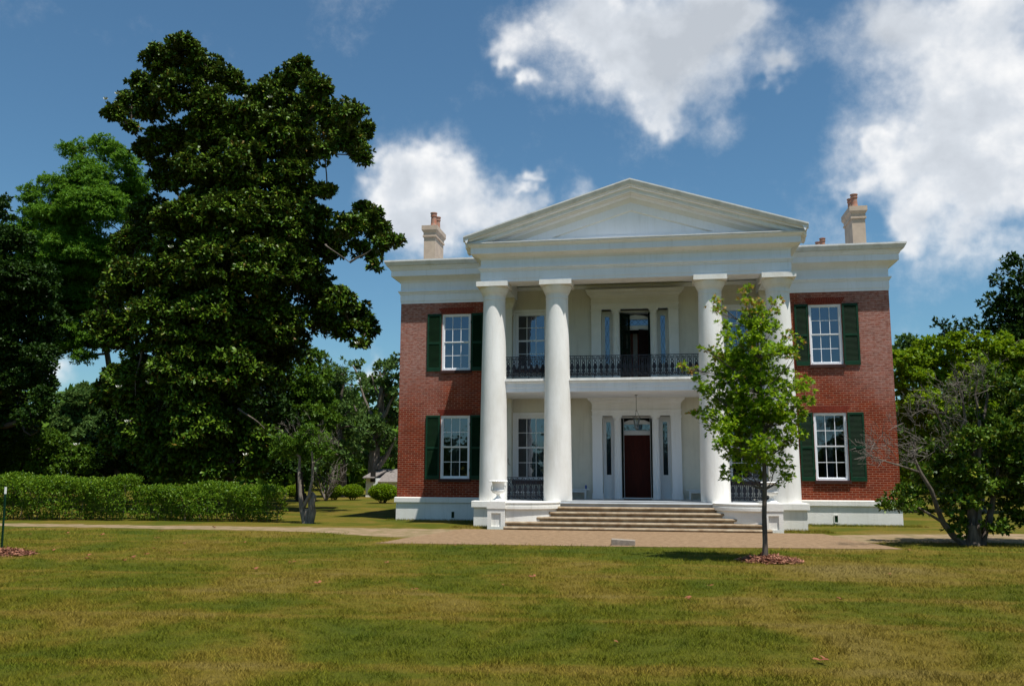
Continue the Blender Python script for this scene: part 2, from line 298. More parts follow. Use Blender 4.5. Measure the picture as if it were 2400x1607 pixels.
# ================================================================== ground
def sheet(name,poly,z,m):
    b=MB(); b.add([(x,y,z) for x,y in poly],[tuple(range(len(poly)))]); return tag(b.build(name,m),kind='structure')
def ground_mat(name,dirt=False):
    m=bpy.data.materials.new(name); m.use_nodes=True; t=m.node_tree; b=t.nodes['Principled BSDF']; b.inputs['Roughness'].default_value=.95; b.inputs['Specular IOR Level'].default_value=.1
    return m,t,b
def lawn_color(t,dark=1.0):
    """patchy green and straw turf colour in world metres, shared by soil and blades"""
    nn=t.nodes.new; lk=t.links.new
    ge=nn('ShaderNodeNewGeometry'); sp=nn('ShaderNodeSeparateXYZ'); lk(ge.outputs['Position'],sp.inputs[0])
    a=nn('ShaderNodeTexNoise'); a.inputs['Scale'].default_value=.22; a.inputs['Detail'].default_value=7; a.inputs['Roughness'].default_value=.66; a.inputs['Distortion'].default_value=.5
    mp=nn('ShaderNodeMapping'); mp.inputs['Scale'].default_value=(1.5,1.3,0); mp.inputs['Rotation'].default_value=(0,0,.25); lk(ge.outputs['Position'],mp.inputs[0]); lk(mp.outputs[0],a.inputs['Vector'])
    # mower wheel tracks: long shallow arcs
    wv=nn('ShaderNodeTexWave'); wv.wave_type='BANDS'; wv.bands_direction='Y'; wv.inputs['Scale'].default_value=.085; wv.inputs['Distortion'].default_value=7; wv.inputs['Detail'].default_value=3; wv.inputs['Detail Scale'].default_value=.5
    mp2=nn('ShaderNodeMapping'); mp2.inputs['Rotation'].default_value=(0,0,-.25); mp2.inputs['Scale'].default_value=(.35,1.6,0); lk(ge.outputs['Position'],mp2.inputs[0]); lk(mp2.outputs[0],wv.inputs['Vector'])
    wr=nn('ShaderNodeMapRange'); wr.inputs[1].default_value=.93; wr.inputs[2].default_value=1.0; wr.inputs[4].default_value=.10; lk(wv.outputs['Fac'],wr.inputs[0])
    ad=nn('ShaderNodeMath'); ad.operation='ADD'; lk(a.outputs['Fac'],ad.inputs[0]); lk(wr.outputs[0],ad.inputs[1])
    # a scorched ring beyond the mulch of the young oak, and the green strip along the gravel
    ds=nn('ShaderNodeVectorMath'); ds.operation='DISTANCE'; ds.inputs[1].default_value=(4.3,-15.2,0); mp3=nn('ShaderNodeMapping'); mp3.inputs['Scale'].default_value=(1,1.0,0); lk(ge.outputs['Position'],mp3.inputs[0]); lk(mp3.outputs[0],ds.inputs[0])
    dr=nn('ShaderNodeMapRange'); dr.inputs[1].default_value=3.2; dr.inputs[2].default_value=.6; dr.inputs[4].default_value=.17; lk(ds.outputs['Value'],dr.inputs[0])
    a2=nn('ShaderNodeMath'); a2.operation='ADD'; lk(ad.outputs[0],a2.inputs[0]); lk(dr.outputs[0],a2.inputs[1])
    gs=nn('ShaderNodeVectorMath'); gs.operation='DISTANCE'; gs.inputs[1].default_value=(-1.5,-4.6,0); mp4=nn('ShaderNodeMapping'); mp4.inputs['Scale'].default_value=(.5,.40*2.5,0); mp4.inputs['Location'].default_value=(0,7.8,0); lk(ge.outputs['Position'],mp4.inputs[0]); lk(mp4.outputs[0],gs.inputs[0])
    gr=nn('ShaderNodeMapRange'); gr.inputs[1].default_value=2.6; gr.inputs[2].default_value=.6; gr.inputs[4].default_value=-.12; lk(gs.outputs['Value'],gr.inputs[0])
    a3=nn('ShaderNodeMath'); a3.operation='ADD'; lk(a2.outputs[0],a3.inputs[0]); lk(gr.outputs[0],a3.inputs[1])
    r=nn('ShaderNodeValToRGB'); lk(a3.outputs[0],r.inputs[0]); k=dark
    r.color_ramp.elements[0].position=.30; r.color_ramp.elements[0].color=(.095*k,.140*k,.012*k,1)
    r.color_ramp.elements[1].position=.78; r.color_ramp.elements[1].color=(.33*k,.245*k,.070*k,1)
    e=r.color_ramp.elements.new(.47); e.color=(.175*k,.180*k,.013*k,1)
    e=r.color_ramp.elements.new(.58); e.color=(.29*k,.215*k,.030*k,1)
    return r
m,t,b=ground_mat('turf_soil'); r=lawn_color(t,.46)
fn=t.nodes.new('ShaderNodeTexNoise'); fn.inputs['Scale'].default_value=14; fn.inputs['Detail'].default_value=8; fn.inputs['Roughness'].default_value=.75
ge=t.nodes.new('ShaderNodeNewGeometry'); t.links.new(ge.outputs['Position'],fn.inputs['Vector'])
fr=t.nodes.new('ShaderNodeMapRange'); fr.inputs[1].default_value=.3; fr.inputs[2].default_value=.7; fr.inputs[3].default_value=.55; fr.inputs[4].default_value=1.3; t.links.new(fn.outputs['Fac'],fr.inputs[0])
mm=t.nodes.new('ShaderNodeVectorMath'); mm.operation='SCALE'; t.links.new(r.outputs[0],mm.inputs[0]); t.links.new(fr.outputs[0],mm.inputs['Scale']); t.links.new(mm.outputs[0],b.inputs['Base Color'])
bu=t.nodes.new('ShaderNodeBump'); bu.inputs['Strength'].default_value=.8; bu.inputs['Distance'].default_value=.04; t.links.new(fn.outputs['Fac'],bu.inputs['Height']); t.links.new(bu.outputs[0],b.inputs['Normal'])
M['turf']=m
m,t,b=ground_mat('grass_blade'); r=lawn_color(t,.66)
ge=t.nodes.new('ShaderNodeNewGeometry'); fr=t.nodes.new('ShaderNodeMapRange'); fr.inputs[3].default_value=.6; fr.inputs[4].default_value=1.5; t.links.new(ge.outputs['Random Per Island'],fr.inputs[0])
mm=t.nodes.new('ShaderNodeVectorMath'); mm.operation='SCALE'; t.links.new(r.outputs[0],mm.inputs[0]); t.links.new(fr.outputs[0],mm.inputs['Scale']); t.links.new(mm.outputs[0],b.inputs['Base Color'])
b.inputs['Roughness'].default_value=.7; b.inputs['Specular IOR Level'].default_value=.06
M['blade']=m
M['gravel']=mat('tan_gravel',(.26,.172,.098),.95,(.175,.112,.062),6,.7,50,spec=.2,detail=14,vlo=.38,vhi=.62)
M['dirt']=mat('dirt_path',(.27,.185,.115),.95,(.15,.12,.05),2.2,.5,40,spec=.2,detail=9,vlo=.38,vhi=.62)
gb=MB(); gb.add([(-900,-400,0),(900,-400,0),(900,1500,0),(-900,1500,0)],[(0,1,2,3)]); tag(gb.build('lawn',M['turf']),kind='structure')
rng=random.Random(5)
def wob(pts,step=.35,amp=.09,seed=1):
    r_=random.Random(seed); o=[]
    n=len(pts)
    for i in range(n):
        a=np.array(pts[i],float); c=np.array(pts[(i+1)%n],float); d=np.linalg.norm(c-a); k=max(1,int(d/step)); nrm=np.array([-(c-a)[1],(c-a)[0]])/d
        for j in range(k):
            p=a+(c-a)*j/k
            if 0<j: p=p+nrm*r_.uniform(-amp,amp)
            o.append(tuple(p))
    return o
dl=[(-60,-5.0),(-22,-5.1),(-15,-5.2),(-9,-5.1),(-5.3,-5.0),(-5.0,-9.1),(-7.4,-8.4),(-10,-7.1),(-15,-6.7),(-22,-6.5),(-60,-6.3)]
sheet('dirt_path',wob(dl,.35,.16,2),.004,M['dirt'])
dr_=[(5.2,-5.6),(8,-4.4),(14,-3.2),(60,-1.5),(60,-6.5),(14,-7.2),(9,-7.6),(5.0,-8.2)]
sheet('dirt_path',wob(dr_,.5,.14,3),.004,M['dirt'])
sheet('gravel_forecourt',wob([(-5.35,-4.9),(5.5,-4.9),(5.75,-6.8),(6.4,-10.15),(0,-10.75),(-6.3,-10.9),(-5.7,-7.2)],.4,.05,4),.008,M['gravel'])

# ================================================================== mansion
H=empty('mansion'); tag(H,'two-storey red brick mansion with a white columned portico and pediment','mansion')
W_=9.0; DEP=17.0
cx_,PW=-2.95,5.17
# window openings: (x0,x1,z0,z1)
WB=[(6.22,7.34,5.62,7.80),(6.22,7.34,1.54,3.90)]
PWN=[(3.27,4.49,5.62,7.78),(3.27,4.49,1.50,3.88)]
b=MB()
for s in(-1,1):
    hs=[tuple(sorted((s*a,s*c)))+(d,e) for a,c,d,e in WB]
    b.wall(min(s*5.0,s*9),max(s*5.0,s*9),.84,8.26,0,hs,.2)
b.quad((-9,DEP,.84),(-9,0,.84),(-9,0,8.26),(-9,DEP,8.26)); b.quad((9,0,.84),(9,DEP,.84),(9,DEP,8.26),(9,0,8.26)); b.quad((9,DEP,.84),(-9,DEP,.84),(-9,DEP,8.26),(9,DEP,8.26))
b.build('brick_wall',M['brick'],H)
# splayed flat arches over the openings, set 4 mm proud, each brick its own wedge
for s in(-1,1):
    for a,c,d,e in WB:
        b=MB(); x0,x1=(a,c) if s>0 else (-c,-a); xc=(x0+x1)/2; n=22
        for k in range(n):
            u0=(k+.10)/n; u1=(k+.90)/n
            l0=x0-.02+(x1-x0+.04)*u0; l1=x0-.02+(x1-x0+.04)*u1; t0=x0-.16+(x1-x0+.32)*u0; t1=x0-.16+(x1-x0+.32)*u1
            b.add([(l0,-.006,e+.005),(l1,-.006,e+.005),(t1,-.006,e+.25),(t0,-.006,e+.25),(l0,.01,e+.005),(l1,.01,e+.005),(t1,.01,e+.25),(t0,.01,e+.25)],
                  [(0,1,2,3),(1,5,6,2),(3,2,6,7),(4,0,3,7),(4,5,1,0)])
        b.build('flat_arch',M['arch'],H)
# porch wall
DO=1.235
b=MB()
hs=[tuple(sorted((s*a,s*c)))+(d,e) for s in(-1,1) for a,c,d,e in PWN]+[(-DO,DO,.84,3.84),(-DO,DO,4.93,7.80)]
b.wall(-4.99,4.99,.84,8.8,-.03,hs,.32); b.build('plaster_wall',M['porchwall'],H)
# floors and ceilings inside, roof
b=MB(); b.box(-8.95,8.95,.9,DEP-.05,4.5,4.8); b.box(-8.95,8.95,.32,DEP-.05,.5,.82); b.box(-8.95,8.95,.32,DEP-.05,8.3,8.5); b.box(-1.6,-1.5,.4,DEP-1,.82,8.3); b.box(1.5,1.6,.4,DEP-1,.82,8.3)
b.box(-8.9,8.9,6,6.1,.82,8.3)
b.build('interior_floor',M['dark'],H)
b=MB()
z0=9.86; e=.5; rid=9.86+.16*8
b.add([(-9-e,-e,z0),(9+e,-e,z0),(9+e,DEP+e,z0),(-9-e,DEP+e,z0),(-1.2,DEP/2,rid),(1.2,DEP/2,rid)],[(0,1,5,4),(1,2,5),(2,3,4,5),(3,0,4)])
# portico gable roof running back
sl_=.313
b.add([(-5.66,-3.86,9.75),(0,-3.86,11.525),(0,6.5,11.525),(-5.66,6.5,9.75),(5.66,-3.86,9.75),(5.66,6.5,9.75)],[(0,1,2,3),(1,4,5,2)])
b.build('roof',M['roof'],H)
# entablature of the main block
prof=[(.012,8.25),(.012,8.34),(.028,8.345),(.028,8.61),(.06,8.62),(.06,8.66),(.10,8.69),(.11,8.74),(.02,8.75),(.02,9.07),(.05,9.10),(.07,9.14),(.30,9.27),(.33,9.28),(.33,9.50),(.36,9.52),(.38,9.57),(.43,9.62),(.43,9.645),(.46,9.66),(.47,9.70),(.53,9.82),(.55,9.83),(.55,9.87)]
b=MB(); b.loop(-9,9,0,DEP,prof,cap=True); en=b.build('entablature',M['trim'],H)
b=MB(); b.loop(-9,9,0,DEP,[(.432,9.648),(.475,9.66),(.50,9.70),(.55,9.80),(.565,9.81),(.565,9.875),(.40,9.885)]); b.build('gutter',M['weathered'],H)
# portico entablature (hollow, deep beams)
pf=[(.0,8.26),(.0,8.36),(.016,8.365),(.016,8.63),(.05,8.64),(.05,8.68),(.09,8.71),(.10,8.77),(.01,8.78),(.01,9.03),(.04,9.06),(.06,9.10),(.28,9.19),(.31,9.20),(.31,9.40),(.33,9.42),(.36,9.46),(.42,9.50),(.42,9.53)]
b=MB(); b.loop(-PW,PW,-3.33,1.0,pf)
i0,i1=PW-.76,-3.33+.76
# soffit of the beams and inner faces
b.add([(-PW,-3.33,8.26),(PW,-3.33,8.26),(PW,0,8.26),(-PW,0,8.26),(-i0,i1,8.26),(i0,i1,8.26),(i0,0,8.26),(-i0,0,8.26)],[(0,4,5,1),(1,5,6,2),(0,3,7,4)])
b.quad((-i0,i1,8.26),(-i0,i1,8.78),(i0,i1,8.78),(i0,i1,8.26)); b.quad((-i0,0,8.26),(-i0,0,8.78),(-i0,i1,8.78),(-i0,i1,8.26)); b.quad((i0,i1,8.26),(i0,i1,8.78),(i0,0,8.78),(i0,0,8.26))
b.quad((-i0,i1,8.77),(-i0,0,8.77),(i0,0,8.77),(i0,i1,8.77))
for x in(-i0+.75*0,): pass
# top of the horizontal cornice
b.quad((-PW-.42,-3.75,9.53),(PW+.42,-3.75,9.53),(PW+.42,-3.2,9.545),(-PW-.42,-3.2,9.545))
b.build('portico_entablature',M['trim'],H)
b=MB(); b.box(-PW-.44,PW+.44,-3.775,-3.70,9.535,9.565); b.build('flashing',M['weathered'],H)
# pediment
def rake(b,prof,xe,za=11.55,yref=0):
    """profile of (y, dz below the rake line) mitred at the ridge"""
    vs=[];n=len(prof)
    for x in(-xe,0,xe):
        for y,dz in prof: vs.append((x,y,za-sl_*abs(x)+dz))
    fs=[]
    for k in range(2):
        for j in range(n-1): fs.append((k*n+j,(k+1)*n+j,(k+1)*n+j+1,k*n+j+1))
    fs.append(tuple(range(n))); fs.append(tuple(reversed(range(2*n,3*n))))
    b.add(vs,fs)
b=MB(); b.add([(-5.55,-3.30,9.54),(5.55,-3.30,9.54),(0,-3.30,11.28)],[(0,1,2)])
# nested frames stepping back
def tri(za,y): 
    zb=9.54; xe=(za-zb)/sl_; return [(-xe,y,zb),(xe,y,zb),(0,y,za)]
b=MB()
A=tri(11.26,-3.312); B=tri(11.06,-3.312); C_=tri(10.92,-3.20); D_=tri(10.66,-3.16); E_=tri(10.62,-3.10)
def ring(P,Q): b.add(P+Q,[(0,3,5,2),(2,5,4,1)])
ring(A,B); b.cur=1; ring(B,C_); b.cur=0; ring(C_,D_); b.cur=1; ring(D_,E_); b.cur=0; b.add(E_,[(0,1,2)])
b.box(-3.3,3.3,-3.155,-3.09,9.545,9.80)
pd=b.build('pediment',[M['trim'],M['cream']],H)
b=MB(); rake(b,[(-3.0,-.02),(-3.86,-.02),(-3.86,-.05),(-3.84,-.07),(-3.80,-.16),(-3.77,-.20),(-3.77,-.22),(-3.72,-.235),(-3.64,-.24),(-3.64,-.36),(-3.60,-.38),(-3.40,-.40),(-3.38,-.43),(-3.34,-.46),(-3.32,-.48),(-3.0,-.48)],5.66)
b.build('raking_cornice',M['trim'],pd)
b=MB(); rake(b,[(-3.45,-.372),(-3.60,-.372),(-3.605,-.385),(-3.59,-.405),(-3.50,-.425),(-3.45,-.43)],5.3); b.build('bed_moulding',M['cream'],pd)
b=MB(); rake(b,[(-3.20,.012),(-3.875,.012),(-3.875,-.035),(-3.862,-.06),(-3.822,-.155),(-3.80,-.175),(-3.75,-.18)],5.70); b.build('gutter_moulding',M['weathered'],pd)
# eaves of the portico roof at the sides
for s in(-1,1):
    b=MB(); pr=[(.41,9.53),(.44,9.55),(.46,9.60),(.52,9.71),(.54,9.72),(.54,9.76),(.3,9.80)]
    vs=[(s*(PW+o),-3.84,z) for o,z in pr]+[(s*(PW+o),.2,z) for o,z in pr]; n=len(pr)
    b.add(vs,[(j,j+1,n+j+1,n+j) for j in range(n-1)]+[tuple(range(n))])
    b.build('eave_moulding',M['trim'],H)
# plinth of the wings
b=MB(); b.loop(-9,9,0,DEP,[(.02,-.3),(.02,.64),(.035,.65),(.075,.655),(.08,.67),(.08,.83),(.05,.85),(-.02,.855)]); b.build('plinth',M['plaster'],H)
for s in(-1,1):
    b=MB(); x=s*6.82; b.box(x-.075,x-.055,-.045,.0,.08,.36); b.box(x+.055,x+.075,-.045,.0,.08,.36); b.box(x-.055,x+.055,-.045,.0,.33,.36); b.box(x-.055,x+.055,-.055,.0,.06,.10)
    b.cur=1; b.box(x-.055,x+.055,-.026,-.022,.10,.33); b.build('vent',[M['plaster'],M['louver']],H)
# porch base with its curved shoulders
b=MB(); b.box(-5.31,5.31,-3.52,-.03,-.2,.63)
b.build('porch_base',M['plaster'],H)
for s in(-1,1):
    b=MB(); x0,x1=sorted((s*2.42,s*5.38)); b.box(x0,x1,-3.60,-.09,.63,.838); b.build('porch_base_cap',M['plaster'],H,bevel=.012)
b=MB(); b.box(-2.42,2.42,-3.55,-.035,.64,.83); b.box(-4.98,4.98,-3.3,-.031,.838,.845); b.build('porch_floor',M['pavestone'],H)
for s in(-1,1):
    def qe(xc,a,bb,z0,z1,mt,mb_):
        n=18; poly=[(s*xc,-3.4)]+[(s*(xc-a*math.sin(math.pi/2*k/n)) ,-3.58-bb*math.cos(math.pi/2*k/n)) for k in range(n+1)]+[(s*(xc-a),-3.4)]
        mb_.prism(poly,'z',z0,z1)
    b=MB(); qe(4.05,1.56,1.02,-.2,.62,None,b); b.build('stair_cheek',M['plaster'],H)
    b=MB(); qe(4.05,1.63,1.09,.62,.73,None,b); qe(4.05,1.60,1.06,.73,.79,None,b); qe(4.05,1.62,1.08,.79,.842,None,b); b.build('stair_cheek_cap',M['plaster'],H,bevel=.01)
    # pedestal with sunk panel
    xa,xb=(-4.62,-4.06) if s<0 else (3.86,4.42)
    b=MB(); y0=-4.72
    b.box(xa,xb,y0+.05,-3.5,-.2,.64)
    px0,px1=xa+.13,xb-.13
    b.box(xa,px0,y0,y0+.05,-.2,.64); b.box(px1,xb,y0,y0+.05,-.2,.64); b.box(px0,px1,y0,y0+.05,.50,.64); b.box(px0,px1,y0,y0+.05,-.2,.09)
    b.box(xa-.015,xb+.015,y0-.02,-3.48,.64,.86)
    b.build('pedestal',M['plaster'],H)
# steps
b=MB()
for k in range(6):
    y=-3.60-.265*k; zt=.83-.148*(k) ; zt=[.83,.685,.535,.385,.24,.095][k]
    if k==0: x=2.44
    else:
        q=(-3.58-y)/1.05; x=4.05-1.6*math.sqrt(max(0,1-q*q)) if q<1 else 4.02
        x=x+.05
    b.cur=0 if k else 1
    th=.085
    n=6; pr=[(y+.30+(.5 if k<5 else 0),zt-th)]+[(y+.03-.035*math.sin(math.pi*j/n)-.0,zt-th+th*j/n) for j in range(n+1)]+[(y+.30+(.5 if k<5 else 0),zt)]
    b.prism([(p[0],p[1]) for p in pr][::-1],'x',-x,x)
    b.cur=0
    b.box(-x+.05,x-.05,y+.06,y+.6,zt-.16 if k<5 else -.1,zt-th-.001)
b.build('stairs',[M['stone'],M['pavestone']],H)

# columns
def column(x):
    b=MB(); zs=[.842,.86,7.70]; pr=[(.478,.842),(.478,.85)]
    for k in range(1,13):
        u=k/12; pr.append((.478-.10*u-.012*u*(u-1)*-1*0+.012*math.sin(math.pi*u),.85+6.80*u))
    b.lathe(x,cx_,pr,48); o=b.build('column',M['column'],H)
    c=MB(); c.lathe(x,cx_,[(.379,7.64),(.392,7.65),(.392,7.675),(.384,7.68),(.384,7.80),(.40,7.81),(.40,7.83),(.41,7.835),(.41,7.855),(.42,7.86),(.455,7.93),(.492,8.02),(.512,8.06),(.515,8.085),(.50,8.095)],48)
    k=c.build('capital',M['column'],o)
    c=MB(); c.box(x-.545,x+.545,cx_-.545,cx_+.545,8.095,8.262); c.build('abacus',M['column'],o)
for x in(-4.76,-2.57,2.57,4.76): column(x)
# wall pilasters
for s in(-1,1):
    b=MB(); x0,x1=sorted((s*4.56,s*5.16)); b.box(x0,x1,-.42,-.034,.845,7.62); b.box(x0-.02,x1+.02,-.44,-.034,.845,1.02)
    b.box(x0-.02,x1+.02,-.44,-.034,7.62,7.70); b.box(x0,x1,-.42,-.034,7.70,7.86)
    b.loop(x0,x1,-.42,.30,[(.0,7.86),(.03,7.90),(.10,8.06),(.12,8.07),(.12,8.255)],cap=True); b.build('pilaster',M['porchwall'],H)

# ---- windows
def window(x0,x1,z0,z1,y,shut=None,wide=.07,kind='wing'):
    f=MB(); fy0,fy1=y+.03,y+.15
    f.box(x0,x0+wide,fy0,fy1,z0,z1); f.box(x1-wide,x1,fy0,fy1,z0,z1); f.box(x0+wide,x1-wide,fy0,fy1,z1-wide,z1); f.box(x0+wide,x1-wide,fy0-.02,fy1,z0,z0+wide*1.0)
    a,c,d,e=x0+wide,x1-wide,z0+wide,z1-wide
    o=f.build('window',M['trim'],H)
    s=MB(); zm=(d+e)/2
    for (q0,q1,yy) in((zm,e,y+.07),(d,zm,y+.095)):
        s.box(a,a+.028,yy,yy+.03,q0,q1); s.box(c-.028,c,yy,yy+.03,q0,q1); s.box(a+.028,c-.028,yy,yy+.03,q1-.028,q1); s.box(a+.028,c-.028,yy,yy+.03,q0,q0+.03)
        for k in(1,2): xx=a+(c-a)*k/3; s.box(xx-.0105,xx+.0105,yy+.003,yy+.027,q0+.03,q1-.028)
        zz=(q0+q1)/2; s.box(a+.028,c-.028,yy+.005,yy+.025,zz-.0105,zz+.0105)
    s.build('sash',M['trim'],o)
    p=MB(); p.quad((a,y+.086,zm),(c,y+.086,zm),(c,y+.086,e),(a,y+.086,e)); p.quad((a,y+.111,d),(c,y+.111,d),(c,y+.111,zm),(a,y+.111,zm)); p.build('pane',M['glass'],o)
    q=MB()
    def cloth(u0,u1,z_0,z_1,yy,n=26):
        vs=[];
        for k in range(n+1):
            u=u0+(u1-u0)*k/n; yv=yy+.03*math.sin(k*1.9)+.012*math.sin(k*.7); vs+=[(u,yv,z_0),(u,yv,z_1)]
        q.add(vs,[(2*k,2*k+2,2*k+3,2*k+1) for k in range(n)],True)
    if kind=='wing':
        cloth(a+.30*(c-a),a+.62*(c-a),d,e,y+.42); 
        q.cur=1; q.box(a-.05,c+.05,y+.55,y+.56,zm+.05,e+.05)  # dark board behind the sash paints the unlit room, not part of the cloth
    else:
        cloth(a+.32*(c-a),c+.0,d,e,y+.40); q.cur=1; q.box(a-.05,a+.26*(c-a),y+.5,y+.51,d,e)  # the side board is the room's darkness painted in as well
    q.build('curtain',[M['curtain'],M['dark']],o)
    if kind=='wing':
        b=MB(); b.box(x0-.05,x1+.05,-.07,.10,z0-.12,z0-.003); b.build('sill',M['sill'],o,bevel=.008)
    else:
        b=MB(); b.box(x0-.10,x0-.001,y-.035,y+.06,z0-.0,z1+.10); b.box(x1+.001,x1+.10,y-.035,y+.06,z0-.0,z1+.10); b.box(x0-.001,x1+.001,y-.035,y+.06,z1+.001,z1+.10); b.build('casing',M['trim'],o)
        b=MB(); b.box(x0-.18,x1+.18,y-.11,y+.06,z0-.14,z0-.003); b.build('sill',M['sill'],o)
    if shut:
        for (a_,c_) in shut:
            b=MB(); yb,yf=-.008,-.052; st=.065; zb,zt=z0-.03,z1+.01; zmid=zb+(zt-zb)*.49
            b.box(a_,a_+st,yf,yb,zb,zt); b.box(c_-st,c_,yf,yb,zb,zt)
            b.box(a_+st,c_-st,yf,yb,zt-.08,zt); b.box(a_+st,c_-st,yf,yb,zb,zb+.15); b.box(a_+st,c_-st,yf,yb,zmid-.04,zmid+.04)
            b.cur=1
            for q0,q1 in((zb+.15,zmid-.04),(zmid+.04,zt-.08)):
                k=int((q1-q0)/.042)
                for j in range(k):
                    z=q0+(q1-q0)*(j+.5)/k
                    b.add([(a_+st,yf+.008,z-.019),(c_-st,yf+.008,z-.019),(c_-st,yb-.004,z+.02),(a_+st,yb-.004,z+.02),(a_+st,yf+.008,z-.026),(c_-st,yf+.008,z-.026),(c_-st,yb-.004,z+.013),(a_+st,yb-.004,z+.013)],[(0,1,2,3),(4,7,6,5),(0,4,5,1)])
            b.quad((a_+st,yb-.001,zb+.1),(c_-st,yb-.001,zb+.1),(c_-st,yb-.001,zt-.05),(a_+st,yb-.001,zt-.05))
            b.cur=0
            for zz in(zb+.35,zt-.35): b.box((a_-.02) if a_>x1-.01 else c_-.02,(a_+.02) if a_>x1-.01 else c_+.02,yf-.012,yf,zz-.05,zz+.05)
            b.build('shutter',[M['green'],M['louver']],o)
for s in(-1,1):
    for a,c,d,e in WB:
        x0,x1=sorted((s*a,s*c)); sh=[(x0-.575,x0-.025),(x1+.025,x1+.575)] 
        if s<0: sh=[(x0-.575,x0-.025),(x1+.025,x1+.50)]
        else: sh=[(x0-.50,x0-.025),(x1+.025,x1+.575)]
        window(x0,x1,d,e,0,sh)
    for a,c,d,e in PWN:
        x0,x1=sorted((s*a,s*c)); window(x0,x1,d,e,-.03,None,.09,'porch')

# ---- door surrounds
M['shadegreen']=mat('shaded_green_paint',(.004,.016,.008),.6,(.003,.011,.006),4,spec=.1)  # the blinds' green, blackened to put the doorway's deep shade into the colour
M['upper']=mat('upper_white_trim',(.80,.79,.76),.6,(.73,.72,.68),2.0,.08,30)  # upper door surround: slightly darker and creamier than the white trim
def entry(zf,hp,upper):
    """zf floor, hp pilaster height"""
    zc=zf+hp
    o=MB(); yw=-.03
    for s in(-1,1):
        x0,x1=sorted((s*1.24,s*1.60)); o.box(x0,x1,yw-.15,yw-.001,zf,zc-.22); o.box(x0-.02,x1+.02,yw-.17,yw-.001,zf,zf+.20)
        o.box(x0-.012,x1+.012,yw-.162,yw-.001,zc-.22,zc-.19); o.box(x0,x1,yw-.15,yw-.001,zc-.19,zc-.07); o.box(x0-.02,x1+.02,yw-.18,yw-.001,zc-.07,zc)
    o.loop(-1.60,1.60,yw-.15,yw+.3,[(0,zc),(0,zc+.16),(.02,zc+.17),(.035,zc+.215),(.005,zc+.22),(.005,zc+.42),(.02,zc+.44),(.03,zc+.48),(.10,zc+.56),(.15,zc+.585),(.16,zc+.64),(.20,zc+.70),(.21,zc+.72)],cap=True)
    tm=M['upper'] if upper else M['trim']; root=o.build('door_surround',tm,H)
    # recessed screen with side lights
    r_=MB(); ys=yw+.30
    gz0,gz1=zf+.86,zc-.21
    holes=[(-.56,.56,zf,zc-.04)]+[tuple(sorted((s*.945,s*1.115)))+(gz0,gz1) for s in(-1,1)]
    r_.wall(-1.235,1.235,zf,zc-.0,ys,holes,.06)
    for s in(-1,1):
        x0,x1=sorted((s*.90,s*1.16))
        r_.box(x0,x1,ys-.025,ys-.001,gz0-.10,gz0-.06); r_.box(x0+.01,x0+.03,ys-.015,ys-.001,zf+.12,gz0-.16); r_.box(x1-.03,x1-.01,ys-.015,ys-.001,zf+.12,gz0-.16); r_.box(x0+.03,x1-.03,ys-.015,ys-.001,gz0-.18,gz0-.16); r_.box(x0+.03,x1-.03,ys-.015,ys-.001,zf+.12,zf+.14)
        r_.box(x0,x0+.02,ys-.02,ys-.001,gz0,gz1+.03); r_.box(x1-.02,x1,ys-.02,ys-.001,gz0,gz1+.03)
    r_.box(-1.235,1.235,ys-.05,ys-.001,zf,zf+.04)
    r_.build('screen',tm,root)
    for s in(-1,1):
        x0,x1=sorted((s*.945,s*1.115)); p=MB(); p.quad((x0,ys+.03,gz0),(x1,ys+.03,gz0),(x1,ys+.03,gz1),(x0,ys+.03,gz1))
        p.cur=1; p.quad((x0-.02,ys+.30,gz0),(x1+.02,ys+.30,gz0),(x1+.02,ys+.30,gz1),(x0-.02,ys+.30,gz1))
        p.cur=2; n=4; h=(gz1-gz0)/n
        for k in range(n):
            z=gz0+h*k; p.tube([(x0,ys+.02,z),(x1,ys+.02,z+h)],.005,4); p.tube([(x1,ys+.02,z),(x0,ys+.02,z+h)],.005,4)
            if k: p.tube([(x0,ys+.02,z),(x1,ys+.02,z)],.005,4)
        p.build('sidelight',[M['glass'],M['curtain'],M['iron']],root)
        # fluted column
        c=MB(); cxx=s*.69
        c.lathe(cxx,yw+.02,[(.142,zf),(.142,zf+.02),(.118,zc-.16)],60,True,flute=.16,nf=12)
        c.lathe(cxx,yw+.02,[(.118,zc-.16),(.125,zc-.15),(.125,zc-.12),(.16,zc-.07),(.165,zc-.06)],32); c.box(cxx-.17,cxx+.17,yw-.15,yw+.19,zc-.06,zc-.001)
        c.build('fluted_column',tm,root)
    # reveal, transom, cornice board
    yd=yw+.72; r_=MB()
    r_.box(-.56,-.48,yd-.02,yd+.05,zf,zc-.04); r_.box(.48,.56,yd-.02,yd+.05,zf,zc-.04); zt0=zc-.67
    r_.box(-.48,.48,yd-.03,yd+.05,zt0,zt0+.06); r_.box(-.48,.48,yd-.055,yd+.05,zt0+.06,zt0+.13); r_.box(-.48,.48,yd-.02,yd+.05,zt0+.13,zt0+.17)
    r_.box(-.56,.56,ys+.08,yd+.05,zc-.05,zc-.041)
    # scalloped head board
    pts=[];n=24
    for k in range(n+1):
        u=k/n; x=-.48+.96*u; pts.append((x,zc-.20+.085*min(1,1.6*math.sin(math.pi*u))+.03*math.exp(-((u-.5)/.07)**2)))
    r_.prism([(-.48,zc-.27)]+pts+[(.48,zc-.27)],'y',yd-.05,yd-.01)
    r_.build('door_frame',M['trim'],root)
    g_=MB(); g_.quad((-.48,yd+.01,zt0+.17),(.48,yd+.01,zt0+.17),(.48,yd+.01,zc-.25),(-.48,yd+.01,zc-.25)); g_.cur=1
    z0_,z1_=zt0+.17,zc-.25
